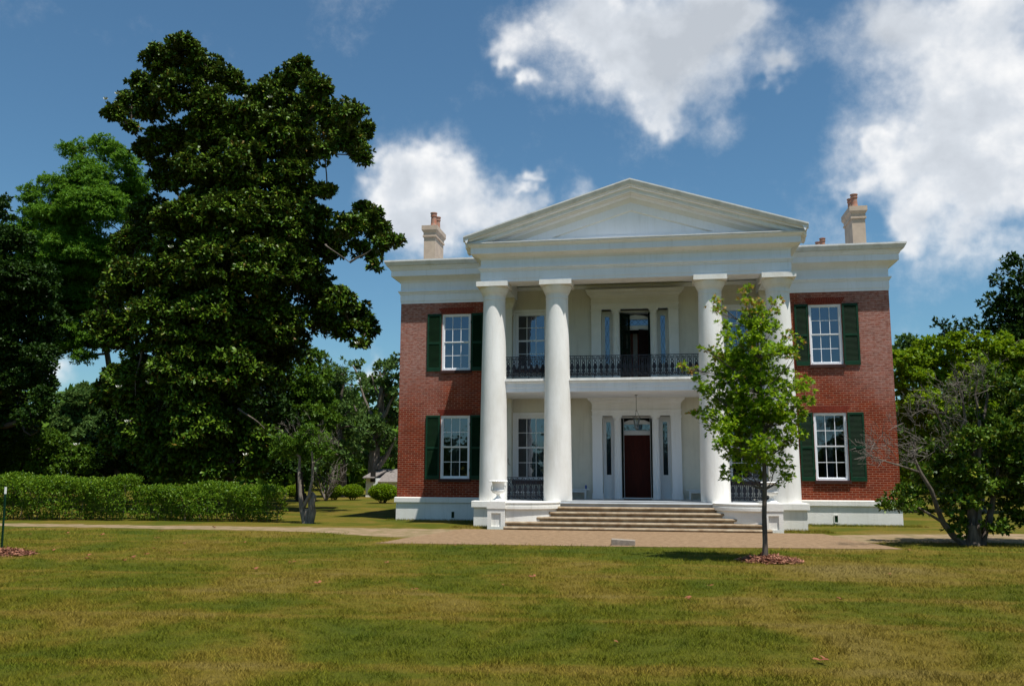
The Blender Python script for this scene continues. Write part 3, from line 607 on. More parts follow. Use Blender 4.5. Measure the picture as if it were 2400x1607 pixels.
    g_.tube([(-.48,yd,z0_),(-.24,yd,z1_),(0,yd,z0_),(.24,yd,z1_),(.48,yd,z0_)],.006,4); g_.tube([(-.48,yd,z1_),(-.24,yd,z0_),(0,yd,z1_),(.24,yd,z0_),(.48,yd,z1_)],.006,4)
    g_.build('transom_light',[M['glass'],M['iron']],root)
    # green blinds folded back in the reveal
    def blind(name,p,q,z_0,z_1,th=.035):
        p=np.array(p);q=np.array(q);d=(q-p);L_=np.linalg.norm(d);d/=L_;nrm=np.array([-d[1],d[0]])*th/2; b=MB()
        def bx(u0,u1,z0b,z1b,w=1.0):
            c4=[p+d*u0+nrm*w,p+d*u1+nrm*w,p+d*u1-nrm*w,p+d*u0-nrm*w]; b.prism([tuple(v) for v in c4],'z',z0b,z1b)
        bx(0,.06,z_0,z_1);bx(L_-.06,L_,z_0,z_1);zm=(z_0+z_1)/2
        for a1,a2 in((z_0,z_0+.16),(zm-.05,zm+.05),(z_1-.09,z_1)): bx(.06,L_-.06,a1,a2)
        b.cur=1
        for a1,a2 in((z_0+.16,zm-.05),(zm+.05,z_1-.09)):
            k=int((a2-a1)/.045)
            for j in range(k): bx(.06,L_-.06,a1+(a2-a1)*(j+.12)/k,a1+(a2-a1)*(j+.8)/k,.8)
        return b.build(name,[M['shadegreen'],M['shadegreen']],root)
    if not upper:
        blind('folding_blind',(-.535,ys-.02),(-.515,yd-.06),zf+.02,zc-.08); blind('folding_blind',(.535,ys-.02),(.515,yd-.06),zf+.02,zc-.08)
    else:
        blind('folding_blind',(-.54,ys+.02),(-.20,ys+.22),zf+.02,zc-.10); blind('folding_blind',(.54,ys-.02),(.50,yd-.10),zf+.02,zc-.08)
    # door leaf
    def leaf(x0,x1,y,mt):
        b=MB(); zt=zt0-.002; zb=zf+.01
        b.box(x0,x1,y,y+.04,zb,zt); 
        wd=x1-x0; cols=[(x0+.11,x0+wd/2-.05),(x0+wd/2+.05,x1-.11)]; h=zt-zb
        for a1,a2 in cols:
            for q0,q1 in((zb+.18,zb+.62),(zb+.80,zt-.13)):
                b.box(a1,a1+.025,y-.014,y,q0,q1); b.box(a2-.025,a2,y-.014,y,q0,q1); b.box(a1+.025,a2-.025,y-.014,y,q0,q0+.025); b.box(a1+.025,a2-.025,y-.014,y,q1-.025,q1)
                b.box(a1+.06,a2-.06,y-.010,y,q0+.06,q1-.06)
        return b
    if not upper:
        d_=leaf(-.478,.478,yd+.0,M['door']).build('door',M['door'],root)
        k=MB(); k.lathe(0,0,[(.001,-.03),(.022,-.025),(.028,0),(.022,.02),(.001,.025)],12); kk=k.build('knob',M['mat'],d_); kk.rotation_euler=(math.pi/2,0,0); kk.location=(-.41,yd-.03,zf+.98)
    else:
        # inner hall seen past the half open door
        b=MB(); b.box(-.45,.6,yd+.9,yd+.95,zf,zt0); b.build('hall_wall',M['cream'],root)
        b=MB(); 
        for x in(-.46,-.20,.06,.30): b.box(x,x+.09,yd+.80,yd+.89,zf,zt0)
        b.build('hall_doorcase',mat('brown_wood',(.24,.05,.02),.5,(.16,.03,.014),5),root)
        b=MB(); b.prism([(.47,yd+.02),(.13,yd-.16),(.15,yd-.20),(.48,yd-.03)],'z',zf+.01,zt0-.002); b.build('door',mat('dark_brown_door',(.030,.014,.010),.4,(.02,.01,.008),5),root)
    return root
entry(.845,2.995,False)
up_=entry(4.93,2.87,True)
b=MB(); b.box(1.40,1.45,-.165,-.131,2.03,2.10); b.build('doorbell',M['mat'],H)
# bare patch where plaster flaked on the left pilaster
b=MB(); pp=at(1162,1055,-.42); s_=.01
b.add([(pp[0]+a,-.423,pp[2]+c) for a,c in((-.06,.02),(-.03,.11),(.02,.12),(.03,.05),(.0,.0),(.06,-.10),(.10,-.14),(.02,-.12),(-.02,-.03))],[tuple(range(8,-1,-1))]); b.build('plaster_patch',mat('bare_plaster',(.42,.37,.31),.9,(.34,.29,.24),9),H)

# ---- balcony
b=MB()
b.box(-5.02,5.02,-2.98,-.031,4.60,4.90)
b.loop(-4.99,4.99,-2.98,-.3,[(.02,4.48),(.02,4.62),(.035,4.63),(.035,4.77),(.05,4.78),(.075,4.81),(.075,4.84)],cap=True)
b.build('balcony',M['trim'],H)
b=MB(); b.box(-5.04,5.04,-3.10,-.031,4.842,4.865); b.box(-5.04,5.04,-3.08,-.031,4.865,4.93); b.build('balcony_floor',M['weathered'],H)
# ---- cast iron railings
def rail_panel(b,x,y,z0,w,h):
    """one ornament: heart scroll on top, waisted lyre, spear, and a square with a flower below"""
    def P(pts,r=.0075): r*=1.8; b.tube([(x+u*w,y,z0+v*h) for u,v in pts],r,4)
    P([(-.5,0),(-.5,1)],.0085)
    for s in(-1,1):
        P([(0,.84),(s*.10,.90),(s*.22,.97),(s*.30,.92),(s*.26,.85),(s*.12,.80),(0,.76)])
        P([(0,.78),(s*.16,.72),(s*.20,.66),(s*.14,.60),(s*.20,.52),(s*.30,.44),(s*.26,.36),(s*.12,.32)],.010)
        P([(0,.58),(s*.10,.50),(s*.16,.42),(s*.10,.36),(0,.30)],.011)
        P([(s*.30,.26),(s*.10,.265),(0,.30)]); P([(s*.24,.19),(s*.24,.235),(s*.08,.235)])
        P([(s*.40,.09),(s*.24,.16),(0,.185),(s*.0,.185)]); P([(s*.40,.09),(s*.24,.03),(0,.0)])
        P([(s*.5,.09),(s*.12,.09)],.009)
    P([(0,.19),(0,.62)],.012); P([(0,0),(0,.185)],.008)
    P([(-.13,.09),(0,.14),(.13,.09),(0,.04),(-.13,.09)],.012)
def railing(x0,x1,y,z0,z1,feet):
    b=MB(); n=max(1,round((x1-x0)/.195)); w=(x1-x0)/n
    b.box(x0,x1,y-.018,y+.018,z1-.022,z1); b.box(x0,x1,y-.012,y+.012,z0,z0+.018); hb=z0+.018; h=z1-.022-hb
    b.box(x0,x1,y-.010,y+.010,hb+.19*h,hb+.19*h+.014)
    for k in range(n): rail_panel(b,x0+w*(k+.5),y,hb,w,h)
    b.tube([(x1,y,z0),(x1,y,z1)],.009,4)
    for f in feet: b.box(f-.012,f+.012,y-.012,y+.012,z0-.09,z0)
    b.build('railing',M['iron'],H)
cc=.40
railing(-4.76+cc,-2.57-cc,cx_,5.0,5.70,[-4.1,-3.55,-3.1]); railing(-2.57+cc,2.57-cc,cx_,5.0,5.70,[-1.9,-1.3,-.7,-.1,.5,1.1,1.8]); railing(2.57+cc,4.76-cc,cx_,5.0,5.70,[3.2,3.8,4.2])
railing(-4.76+.46,-2.57-.46,cx_,.90,1.62,[-4.25,-3.08]); railing(2.57+.46,4.76-.46,cx_,.90,1.62,[3.08,4.25])

# ---- chimneys
def chimney(x0,x1,y0,y1,zt,pots,zb=9.4):
    b=MB(); b.box(x0,x1,y0,y1,zb,zt-.50)
    b.loop(x0,x1,y0,y1,[(0,zt-.50),(.045,zt-.495),(.045,zt-.42),(.02,zt-.41),(.02,zt-.30),(.05,zt-.26),(.085,zt-.20),(.09,zt-.19),(.09,zt)],cap=True)
    o=b.build('chimney',M['chimney'],H)
    for px,py,h in pots:
        p=MB(); p.lathe(px,py,[(.15,zt-.05),(.15,zt+.06),(.135,zt+.08),(.125,zt+.2),(.115,zt+h*.72),(.14,zt+h*.75),(.14,zt+h*.82),(.125,zt+h*.84),(.125,zt+h*.92),(.15,zt+h*.94),(.15,zt+h),(.10,zt+h),(.10,zt+h*.6)],20); p.build('chimney_pot',M['pot'],o)
chimney(-8.95,-8.45,3,4.46,12.24,[(-8.62,3.35,.66),(-8.62,4.0,.66)])
chimney(8.55,9.05,3,4.4,12.28,[(8.75,3.35,.60),(8.75,3.95,.60)])
chimney(8.55,9.05,10.4,11.8,12.45,[(8.86,10.8,.62),(8.78,11.5,.62)])

# ================================================================== vegetation
def rs(seed): return np.random.default_rng(seed)
LEAF={ # template: verts (length, side, lift), faces
 'blade':([(0,-.04,0),(0,.04,0),(.55,.035,.06),(.55,-.035,.06),(1,0,.0)],[(0,1,2,3),(3,2,4)]),
 'oval':([(0,0,0),(.35,-.22,.05),(.35,.22,.05),(.72,-.18,.04),(.72,.18,.04),(1,0,-.06)],[(0,1,2),(1,3,4,2),(3,5,4)]),
 'small':([(0,0,0),(.45,-.28,.05),(1,0,0),(.45,.28,.05)],[(0,3,2,1)]),
 'narrow':([(0,0,0),(.5,-.17,.04),(1,0,0),(.5,.17,.04)],[(0,3,2,1)]),
 'oak':([(0,0,0),(.22,-.07,0),(.30,-.30,.04),(.42,-.10,.02),(.60,-.36,.05),(.66,-.10,.02),(1,0,-.05),(.66,.10,.02),(.60,.36,.05),(.42,.10,.02),(.30,.30,.04),(.22,.07,0)],
        [(0,11,1),(11,9,3,1),(1,3,2),(11,10,9),(9,7,5,3),(3,5,4),(9,8,7),(7,6,5)]),
 'chip':([(0,-.15,0),(1,-.12,.02),(1,.12,0),(0,.15,.03)],[(0,1,2,3)]),
}
def norm(a): return a/(np.linalg.norm(a,axis=-1,keepdims=True)+1e-9)
def leafmesh(name,pos,dirs,nrm,size,shape,mats,midx=None,parent=None):
    tv,tf=LEAF[shape]; tv=np.array(tv); n=len(pos); k=len(tv)
    d=norm(dirs); s=norm(np.cross(nrm,d)); u=np.cross(d,s)
    size=np.broadcast_to(np.asarray(size,float),(n,))[:,None,None]
    V=pos[:,None,:]+size*(tv[None,:,0:1]*d[:,None,:]+tv[None,:,1:2]*s[:,None,:]+tv[None,:,2:3]*u[:,None,:])
    ft=[len(f) for f in tf]; fl=np.array([i for f in tf for i in f])
    loops=(fl[None,:]+(np.arange(n)*k)[:,None]).ravel()
    tot=np.tile(np.array(ft),n); st=np.concatenate([[0],np.cumsum(tot)[:-1]])
    me=bpy.data.meshes.new(name); me.vertices.add(n*k); me.vertices.foreach_set('co',V.ravel().astype(np.float32))
    me.loops.add(len(loops)); me.loops.foreach_set('vertex_index',loops.astype(np.int32))
    me.polygons.add(len(tot)); me.polygons.foreach_set('loop_start',st.astype(np.int32)); me.polygons.foreach_set('loop_total',tot.astype(np.int32))
    if not isinstance(mats,(list,tuple)): mats=[mats]
    for m in mats: me.materials.append(m)
    if midx is not None: me.polygons.foreach_set('material_index',np.repeat(midx,len(tf)).astype(np.int32))
    me.update(calc_edges=True)
    o=bpy.data.objects.new(name,me); col.objects.link(o)
    if parent: setpar(o,parent)
    return o
def sph(r,n): return norm(r.normal(size=(n,3)))
def lobes_px(lst,Y,depth=.6,seed=0,bulge=None):
    """lobes of a crown: photograph position, radius and a depth of its own"""
    r=rs(seed); out=[]
    cxm=np.mean([l[0] for l in lst])
    for l in lst:
        px,py,pr=l[:3]; off=l[3] if len(l)>3 else r.uniform(-depth,depth)
        c=at(px,py,Y+off); out.append((c,pxm(pr,Y+off)))
    return out
def fill(lobes,seed,blob=.34,nblob=13,per=60,size=.2,k=7,out=.75,gap=.0,flat=.8,layers=1.0,minr=.22):
    """leaf clumps: every lobe becomes sub-blobs on its shell, every blob rosettes of leaves"""
    r=rs(seed); P=[];D=[];Nn=[];LI=[]
    for li,(c,R) in enumerate(lobes):
        nb=max(3,int(nblob*min(2.2,(R/1.0))**1.3*layers))
        dirs=sph(r,nb); dirs[:,2]=dirs[:,2]*.9+.12; dirs=norm(dirs)
        rad=R*(.35+.6*r.random(nb)**.5)
        bc=c+dirs*rad[:,None]*np.array([1,1,flat])
        br=np.maximum(minr,R*blob*r.uniform(.6,1.25,nb))
        br=np.minimum(br,.95)
        for b_,rr in zip(bc,br):
            if r.random()<gap: continue
            m=max(3,int(per*rr*rr*4))
            dd=sph(r,m); dd[:,2]=np.abs(dd[:,2])*.5+dd[:,2]*.5; dd=norm(dd)
            q=b_+dd*(rr*(.45+.62*r.random(m)))[:,None]*np.array([1,1,.85])
            # k leaves round each twig end
            qq=np.repeat(q,k,0); d0=np.repeat(dd,k,0)
            ld=norm(d0*out+sph(r,m*k)*.9+np.array([0,0,.15]))
            P.append(qq+ld*size*.05); D.append(ld); Nn.append(norm(sph(r,m*k)*.6+d0*.5+np.array([0,0,.7]))); LI.append(np.full(m*k,li))
    return np.concatenate(P),np.concatenate(D),np.concatenate(Nn),np.concatenate(LI)
def limb(mb,a,b,r0,r1,seed,bend=.12,n=7,sag=0):
    r=rs(seed); a=np.array(a,float); b=np.array(b,float); L_=np.linalg.norm(b-a); pts=[];rr=[]
    o1=r.normal(size=3)*bend*L_; o2=r.normal(size=3)*bend*L_*.5
    for j in range(n+1):
        u=j/n; p=a+(b-a)*u+o1*math.sin(math.pi*u)*.5+o2*math.sin(2*math.pi*u)*.5; p[2]+=sag*L_*math.sin(math.pi*u)
        pts.append(p); rr.append(r0+(r1-r0)*u**.8)
    mb.tube(pts,rr,7); return pts
def tree(name,label,cat,base,lobes,leaf,bark,shape='small',size=.15,trunk=None,tr=.3,group=None,seed=1,limbs=True,fk={},extra=None,attach=(.25,.9),under=None):
    base=np.array(base,float); t=empty(name,tuple(base)); tag(t,label,cat,group)
    top=np.array(trunk if trunk is not None else np.mean([l[0] for l in lobes],0)); r=rs(seed+50)
    mb=MB(); pts=limb(mb,base-np.array([0,0,.15]),top,tr,tr*.28,seed,.06,10)
    # root flare
    mb.lathe(base[0],base[1],[(tr*1.7,-.1),(tr*1.25,.12),(tr*.98,.5)],10)
    if limbs:   # every limb grows from the nearest wood already there
        order=sorted(range(len(lobes)),key=lambda i:min(np.linalg.norm(lobes[i][0]-p) for p in pts)); wood=[(p,tr*(1-.75*j/10)) for j,p in enumerate(pts)][3:]
        for li in order:
            c,R=lobes[li]; best=min(wood,key=lambda w:np.linalg.norm(w[0]-c)+(1.2*max(0,w[0][2]-c[2]))); p,rw=best
            r0=max(.035,rw*.55); r1=max(.025,r0*.5); q=limb(mb,p,c,r0,r1,seed*100+li,.10,7,.03); wood.append((c,r1)); wood.append((q[4],(r0+r1)/2))
            for kk in range(4):
                e_=c+sph(r,1)[0]*R*.85; limb(mb,q[4+kk%3],e_,max(.015,r1*.7),.008,seed*999+li*7+kk,.15,4)
    mb.build('trunk',bark,t)
    P,D,Nn,LI=fill(lobes,seed,size=size,**fk)
    ok=P[:,2]>.12; P,D,Nn=P[ok],D[ok],Nn[ok]
    r=rs(seed+9); leafmesh('crown',P,D,Nn,size*r.uniform(.7,1.25,len(P)),shape,leaf,None,t)
    return t,pts
# ---- the great magnolia
MG=[(425,120,52),(370,150,52),(330,195,38),(465,165,50),(410,215,62),(515,180,32),(545,195,20),(480,240,50),
 (300,240,36),(258,262,22),(345,262,38),(300,292,14),(365,330,42),(330,345,28),
 (685,170,42),(640,195,42),(725,205,38),(600,230,42),(680,245,60),(745,262,36),
 (800,262,36),(832,300,22),(790,318,32),(832,362,20),(765,300,34),(815,335,26),
 (560,290,70,-1.5),(480,310,70,-1),(410,320,50),(640,320,70,-1),(700,340,48),(745,350,22),(560,390,80,-2),(460,400,80,-2),(385,400,50),(660,410,60,-1),(705,440,36),(745,440,16),
 (835,495,38),(865,530,30),(800,520,38),(765,560,34),(880,560,22),(720,520,52),(745,580,26),(905,552,11),(850,590,14),(858,612,8),(820,570,20),
 (640,510,80,-1.5),(540,500,90,-2.5),(430,510,85,-2.5),(345,500,60),(300,560,45),
 (600,620,85,-2.5),(500,620,95,-3),(400,630,90,-2.5),(300,640,65,-1),(245,680,38),(680,620,60,-1),(725,680,50),(775,690,40),(815,722,34),(845,752,18),(790,755,26),(828,788,13),(745,735,34),
 (600,740,80,-1.5),(480,740,90,-3),(370,740,85,-3),(275,760,60,-1),(222,745,34),
 (310,870,80,-1.5),(420,860,90,-3.2),(530,850,85,-2.5),(620,800,60),(250,900,48,-.5),(660,740,50),
 (345,990,85,-2),(450,980,85,-3),(540,980,70,-1.5),(265,1010,45,-1),(600,1030,45,-2),(580,1060,34,-2),(390,1060,60,-2.5),(480,1065,60,-2.5),(615,1010,36,-2.5),(645,1040,20,-2.5)]
mg=[(c,R*.93) for c,R in lobes_px(MG,6.0,2.2,3)]
back=[(c+np.array([0,1.8+R*.8,0]),R*.9) for (c,R) in mg if R>1.05]
mb_base=(at(505,1150,6.0)[0],6.0,0)
PM,pts=tree('magnolia_tree','huge dark glossy magnolia with white blossoms towering over the hedge','tree',mb_base,mg,M['magnolia'],M['darkbark'],'oval',.235,at(530,420,6.0),.62,seed=11,
  fk=dict(nblob=44,per=44,k=8,blob=.25,flat=1.0,minr=.24))
P,D,Nn,LI=fill(back,77,size=.26,nblob=10,per=11,k=8,blob=.42); r=rs(4); leafmesh('inner_crown',P,D,Nn,.28,'oval',M['magnolia'],None,PM)
for a,b_ in(((745,560),(800,600)),((800,600),(850,570)),((545,935),(610,985)),((325,800),(310,905))):
    mb=MB(); limb(mb,at(*a,3.4),at(*b_,3.2),.055,.015,int(a[0]),.12); mb.build('bare_branch',M['bark'],PM)
r=rs(8)
for q in((382,116),(258,240),(284,228),(574,235),(629,237),(620,282),(407,575),(290,890),(404,850),(828,792),(358,880),(310,968),(195,1020),(577,1043),(310,715)):
    fb=MB(); c=at(q[0],q[1],2.2 if q[1]>300 else 5.2); c[1]-=.6
    for k in range(7):
        a=k*2.4; dx,dy=math.cos(a),math.sin(a); R_=.13
        fb.add([c,c+np.array([dx*R_*.6-dy*.05,dy*R_*.6+dx*.05,.05]),c+np.array([dx*R_,dy*R_,.13]),c+np.array([dx*R_*.6+dy*.05,dy*R_*.6-dx*.05,.05])],[(0,1,2,3)])
    fb.lathe(c[0],c[1],[(.02,c[2]),(.06,c[2]+.03),(.03,c[2]+.08)],7)
    fb.build('blossom',M['blossom'],PM)
# ---- pale pecan behind on the left
PC=[(165,345,34),(240,335,34),(285,375,38),(200,400,48),(130,430,40),(72,445,34),(60,500,34),(140,500,60),(220,480,70),(290,470,50),(100,580,60),(180,590,80),(265,590,60),(130,680,70),(65,560,50),(210,690,65),(185,780,26),(195,815,12),(150,760,40),(250,760,50),(50,620,50),(30,540,40),(310,640,50),(280,700,50),(160,640,60),(100,640,50),(230,420,50),(310,420,40),(250,350,36),(130,760,55),(170,720,55),(90,690,50),(155,800,34),(125,800,26),(190,820,26),(200,780,36),(230,640,60),(160,560,60),(330,540,50),(110,500,50),(180,460,60)]
tree('pecan_tree','tall light green feathery tree rising behind and left of the magnolia','tree',(at(262,1100,16)[0],16,0),lobes_px(PC,16,1.5,5),M['pecan'],M['bark'],'narrow',.19,at(235,640,16),.35,seed=21,
  fk=dict(nblob=38,per=30,k=10,blob=.36,flat=.85,gap=.05,out=.4))
# ---- tree at the left edge, its shade put into near black leaf colour
DK=[(8,462,22),(-25,480,50),(20,560,60),(60,650,70),(10,680,90),(90,720,60),(40,780,80),(95,820,45),(60,880,70),(105,910,36),(70,950,45),(-20,850,110),(-60,650,110),(20,970,60),(-60,1000,80),(115,760,30)]
tree('shaded_evergreen_tree','evergreen coloured near black for its shade, cut off by the left edge, overhanging a pale gap of sky','tree',(at(-40,1150,9)[0],9,0),lobes_px(DK,9,1.5,6),M['darkleaf'],M['darkbark'],'oval',.2,at(-20,560,9),.45,seed=31,
  fk=dict(nblob=26,per=34,k=7,blob=.34))
# ---- the trees between the magnolia and the house
T1=[(650,800,50),(700,820,42),(735,860,36),(690,880,60),(640,900,60),(730,920,44),(690,960,55),(650,990,60),(740,970,40),(600,850,60),(720,1010,40),(660,760,30),(590,950,60),(560,1000,60)]
tree('bushy_tree','bushy mid green tree showing just right of the magnolia trunk','tree',(at(690,1120,20)[0],20,0),lobes_px(T1,20,1.5,7),M['midleaf'],M['darkbark'],'small',.22,at(690,860,20),.3,seed=41,fk=dict(nblob=24,per=26,k=7,blob=.28,gap=.12))
T2=[(785,850,30),(770,900,44),(800,940,40),(760,960,44),(790,1000,38),(820,880,26),(750,880,40),(800,1040,30),(760,1040,36),(740,840,30),(830,980,28)]
tree('mossy_tree','loose grey green tree draped with moss beside the dead-topped oak','tree',(at(785,1125,30)[0],30,0),lobes_px(T2,30,1.5,8),M['farleaf'],M['bark'],'narrow',.30,at(785,880,30),.3,seed=51,fk=dict(nblob=24,per=20,k=8,blob=.26,gap=.2,flat=1.2))
T3=[(880,840,26),(895,870,34),(860,870,16),(820,840,18),(835,870,22),(850,905,20),(880,930,34),(905,960,34),(860,975,32),(830,950,26),(890,1010,30),(840,1010,30),(905,830,22),(850,1050,24),(820,1030,20),(900,1040,20),(915,900,30)]
o_,_=tree('dead_topped_oak','old oak with a thick pale trunk and bare grey limbs beside the brick corner','tree',(at(862,1128,34)[0],34,0),lobes_px(T3,34,1.5,9),M['farleaf'],M['palebark'],'small',.30,at(872,900,34),.62,seed=61,fk=dict(nblob=26,per=18,k=7,blob=.26,gap=.15))
for a,b_,ra in(((865,1000),(820,860),.22),((820,860),(805,835),.1),((868,930),(880,840),.24),((880,905),(905,860),.2),((868,960),(905,900),.22),((868,1000),(830,920),.18),((880,900),(868,850),.12),((862,1070),(905,1000),.3),((815,940),(800,880),.09),((862,900),(850,858),.08)):
    mb=MB(); limb(mb,at(*a,33.5),at(*b_,33.3),ra,.05,int(a[0]+b_[1]),.07); mb.build('bare_limb',M['palebark'],o_)
# ---- trees behind the hedge, far left
for nm,lb,Y,LS,lf,sd,sz in(
 ('spreading_tree','blue green tree in the sky gap left of the magnolia',40,[(180,920,36),(160,950,40),(215,950,40),(200,900,30),(150,985,40),(240,990,50),(190,1010,50)],'farleaf',71,.34),
 ('understorey_tree','mid green bushy tree above the left end of the hedge',14,[(30,1000,60),(80,1020,60),(10,1050,60),(130,1030,50),(60,1070,50),(-50,1020,80),(180,1050,45),(110,1075,40),(-30,1080,60)],'midleaf',81,.2),
 ('understorey_tree','darker green bushy tree under the pecan and beside the magnolia skirt',17,[(210,1040,50),(250,1060,50),(170,1080,40),(290,1040,60),(240,1090,30),(330,1070,50)],'darkleaf',91,.2),
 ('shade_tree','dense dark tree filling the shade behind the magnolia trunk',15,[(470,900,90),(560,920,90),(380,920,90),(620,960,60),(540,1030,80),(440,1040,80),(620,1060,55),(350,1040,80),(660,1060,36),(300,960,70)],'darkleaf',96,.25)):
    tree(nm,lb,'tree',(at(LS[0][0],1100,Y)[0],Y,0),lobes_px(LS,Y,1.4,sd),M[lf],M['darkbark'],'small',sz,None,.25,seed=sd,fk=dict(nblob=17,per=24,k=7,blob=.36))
# ---- right hand side
R1=[(2075,830,40),(2130,800,34),(2190,795,36),(2250,800,40),(2320,800,44),(2090,880,44),(2150,850,50),(2220,860,56),(2300,870,60),(2075,950,40),(2130,930,50),(2200,950,60),(2290,960,60),(2370,850,60),(2390,950,80),(2080,1020,44),(2150,1020,60),(2240,1040,60),(2330,1050,60),(2090,1090,36),(2170,1100,50)]
tree('round_green_tree','broad bright green rounded tree behind the right corner of the house','tree',(at(2230,1150,13)[0],13,0),lobes_px(R1,13,1.6,12),M['brightleaf'],M['bark'],'small',.20,at(2230,900,13),.4,seed=101,fk=dict(nblob=26,per=48,k=7,blob=.30))
tree('distant_tree','small blue green tree top against the sky beside the right brick corner','tree',(at(2085,1120,45)[0],45,0),lobes_px([(2070,790,24),(2095,785,24),(2060,820,28),(2110,815,22),(2090,840,34)],45,1.2,13),M['farleaf'],M['bark'],'small',.38,None,.3,seed=111,fk=dict(nblob=15,per=8,k=7,blob=.34))
R3=[(2320,610,34),(2290,640,28),(2335,650,40),(2280,690,34),(2320,700,44),(2265,715,16),(2300,740,44),(2340,760,50),(2360,690,60),(2150,745,16),(2180,750,20),(2215,745,24),(2165,765,18),(2245,765,26),(2200,772,18),(2280,775,36),(2400,750,90)]
tree('cedar_tree','tall dark ragged tree with spreading limbs high at the right edge','tree',(at(2345,1120,27)[0],27,0),lobes_px(R3,27,1.5,14),M['darkleaf'],M['darkbark'],'small',.24,at(2335,760,27),.45,seed=121,fk=dict(nblob=24,per=16,k=7,blob=.26,gap=.22))
SH=[(2310,900,50),(2270,960,55),(2330,990,60),(2220,1010,50),(2290,1060,60),(2200,1080,50),(2350,1090,60),(2250,1130,50),(2170,1040,40),(2180,1140,34),(2310,1150,44),(2230,1180,28),(2130,1090,40),(2045,1150,26),(2075,1165,26),(2030,1165,14),(2100,1140,30),(2075,1128,26),(2120,1175,12),(2380,950,70),(2400,1100,80),(2240,900,34),(2200,1190,16),(2160,980,34),(2130,1030,30),(2180,900,26),(2110,1080,26),(2210,960,36),(2270,860,30),(2240,1212,26),(2275,1205,28),(2320,1195,36),(2200,1150,40),(2190,1215,16)]
sb=atg(2225,1247); sY=sb[1]
o_,_=tree('leaning_shrub','big dark camellia shrub with leaning trunks and bare grey twigs at the right edge','shrub',(sb[0],sY,0),lobes_px(SH,sY+.3,1.0,15),M['shrubleaf'],M['bark'],'small',.115,at(2240,960,sY),.13,seed=131,limbs=False,fk=dict(nblob=46,per=110,k=6,blob=.28,minr=.14,gap=.1))
mb=MB()
def pl(pts_,r0,r1,Y,sd,mbx=None):
    q=[at(a,b_,Y+dy) for a,b_,dy in pts_]; n=len(q); rr=[r0+(r1-r0)*j/(n-1) for j in range(n)]; (mbx or mb).tube(q,rr,7); return q
pl([(2205,1245,0),(2180,1225,-.1),(2158,1195,-.3),(2145,1165,-.3),(2130,1120,-.5),(2105,1080,-.6),(2090,1045,-.6),(2092,1010,-.6)],.085,.03,sY,1)
pl([(2158,1195,-.3),(2100,1160,-.6),(2060,1150,-.7)],.04,.012,sY,1)
pl([(2105,1080,-.6),(2060,1065,-.8),(2010,1050,-.9),(1975,1035,-1)],.03,.008,sY,1)
pl([(2230,1247,.1),(2235,1200,.2),(2238,1130,.3),(2232,1050,.3),(2245,980,.4),(2260,900,.5)],.12,.03,sY,1)
pl([(2245,1247,.2),(2262,1190,.3),(2275,1120,.3),(2290,1040,.4)],.11,.03,sY,1)
pl([(2238,1130,.3),(2200,1060,.1),(2160,980,-.2),(2130,920,-.3)],.05,.014,sY,1)
pl([(2232,1060,.3),(2210,980,.1),(2200,900,.0),(2180,850,0)],.05,.014,sY,1)
pl([(2245,980,.4),(2230,900,.4),(2240,850,.4)],.04,.012,sY,1)
mb.build('stem',M['bark'],o_)
mb=MB(); r=rs(77)
def twigs(c,Rpx,n,Y,spread=1.0,length=34,dirv=(-1,-.6)):
    for k in range(n):
        a=c[0]+r.normal()*Rpx; b_=c[1]+r.normal()*Rpx*.7; y=Y+r.normal()*.35
        ang=math.atan2(dirv[1],dirv[0])+r.normal()*.6*spread; L_=length*r.uniform(.5,1.3)
        p0=at(a,b_,y); p1=at(a+math.cos(ang)*L_*.5+r.normal()*3,b_+math.sin(ang)*L_*.5+r.normal()*3,y-.05); p2=at(a+math.cos(ang)*L_,b_+math.sin(ang)*L_,y-.1+r.normal()*.1)
        mb.tube([p0,p1,p2],[.009,.006,.003],4)
        for s_ in range(2):
            an=ang+r.choice([-1,1])*r.uniform(.4,.9); m_=p1 if s_ else (p0+p1)/2; mb.tube([m_,m_+(at(a+math.cos(an)*L_*.45,b_+math.sin(an)*L_*.45,y)-at(a,b_,y))],[.005,.002],3)
for c,R_,n in(((2100,1030),22,30),((2040,1035),28,26),((1995,1045),16,16),((2010,1010),16,14),((1985,1020),14,10),((2075,970),20,18)): twigs(c,R_,n,sY-.7)
for c,R_,n in(((2130,930),26,26),((2170,900),26,30),((2215,880),24,28),((2200,930),30,26),((2180,990),30,22),((2250,860),22,20),((2160,1030),30,18)): twigs(c,R_,n,sY-.3,dirv=(-.5,-1))
mb.build('bare_twigs',M['twig'],o_)
# ---- crape myrtle by the hedge end
cb=atg(702,1196); cY=cb[1]
CR=[(690,1010,32),(650,1010,28),(730,1020,26),(710,990,24),(670,1035,26),(745,1040,16),(640,1035,24),(700,1045,18)]
o_,_=tree('ornamental_tree','small twisted grey tree with forked hollow trunk at the right end of the hedge','tree',(cb[0],cY,0),lobes_px(CR,cY,.6,16),M['midleaf'],M['palebark'],'small',.10,at(702,1180,cY),.11,seed=141,limbs=False,fk=dict(nblob=70,per=110,k=6,blob=.3,minr=.12,gap=.05))
mb=MB()
pl([(708,1198,0),(714,1170,0),(712,1150,0),(718,1135,.02),(712,1128,.05)],.15,.10,cY,1)
pl([(698,1198,0),(690,1165,0),(686,1120,0),(684,1080,0),(686,1045,.1),(670,1010,.2)],.10,.03,cY,1)
pl([(694,1160,0),(706,1135,-.1),(714,1100,-.1),(716,1060,-.1),(712,1020,0),(730,1000,.1)],.07,.025,cY,1)
pl([(686,1045,.1),(650,1020,.2),(635,1005,.3)],.03,.01,cY,1); pl([(716,1060,-.1),(740,1040,-.1),(752,1020,-.2),(770,1010,-.2)],.025,.008,cY,1)
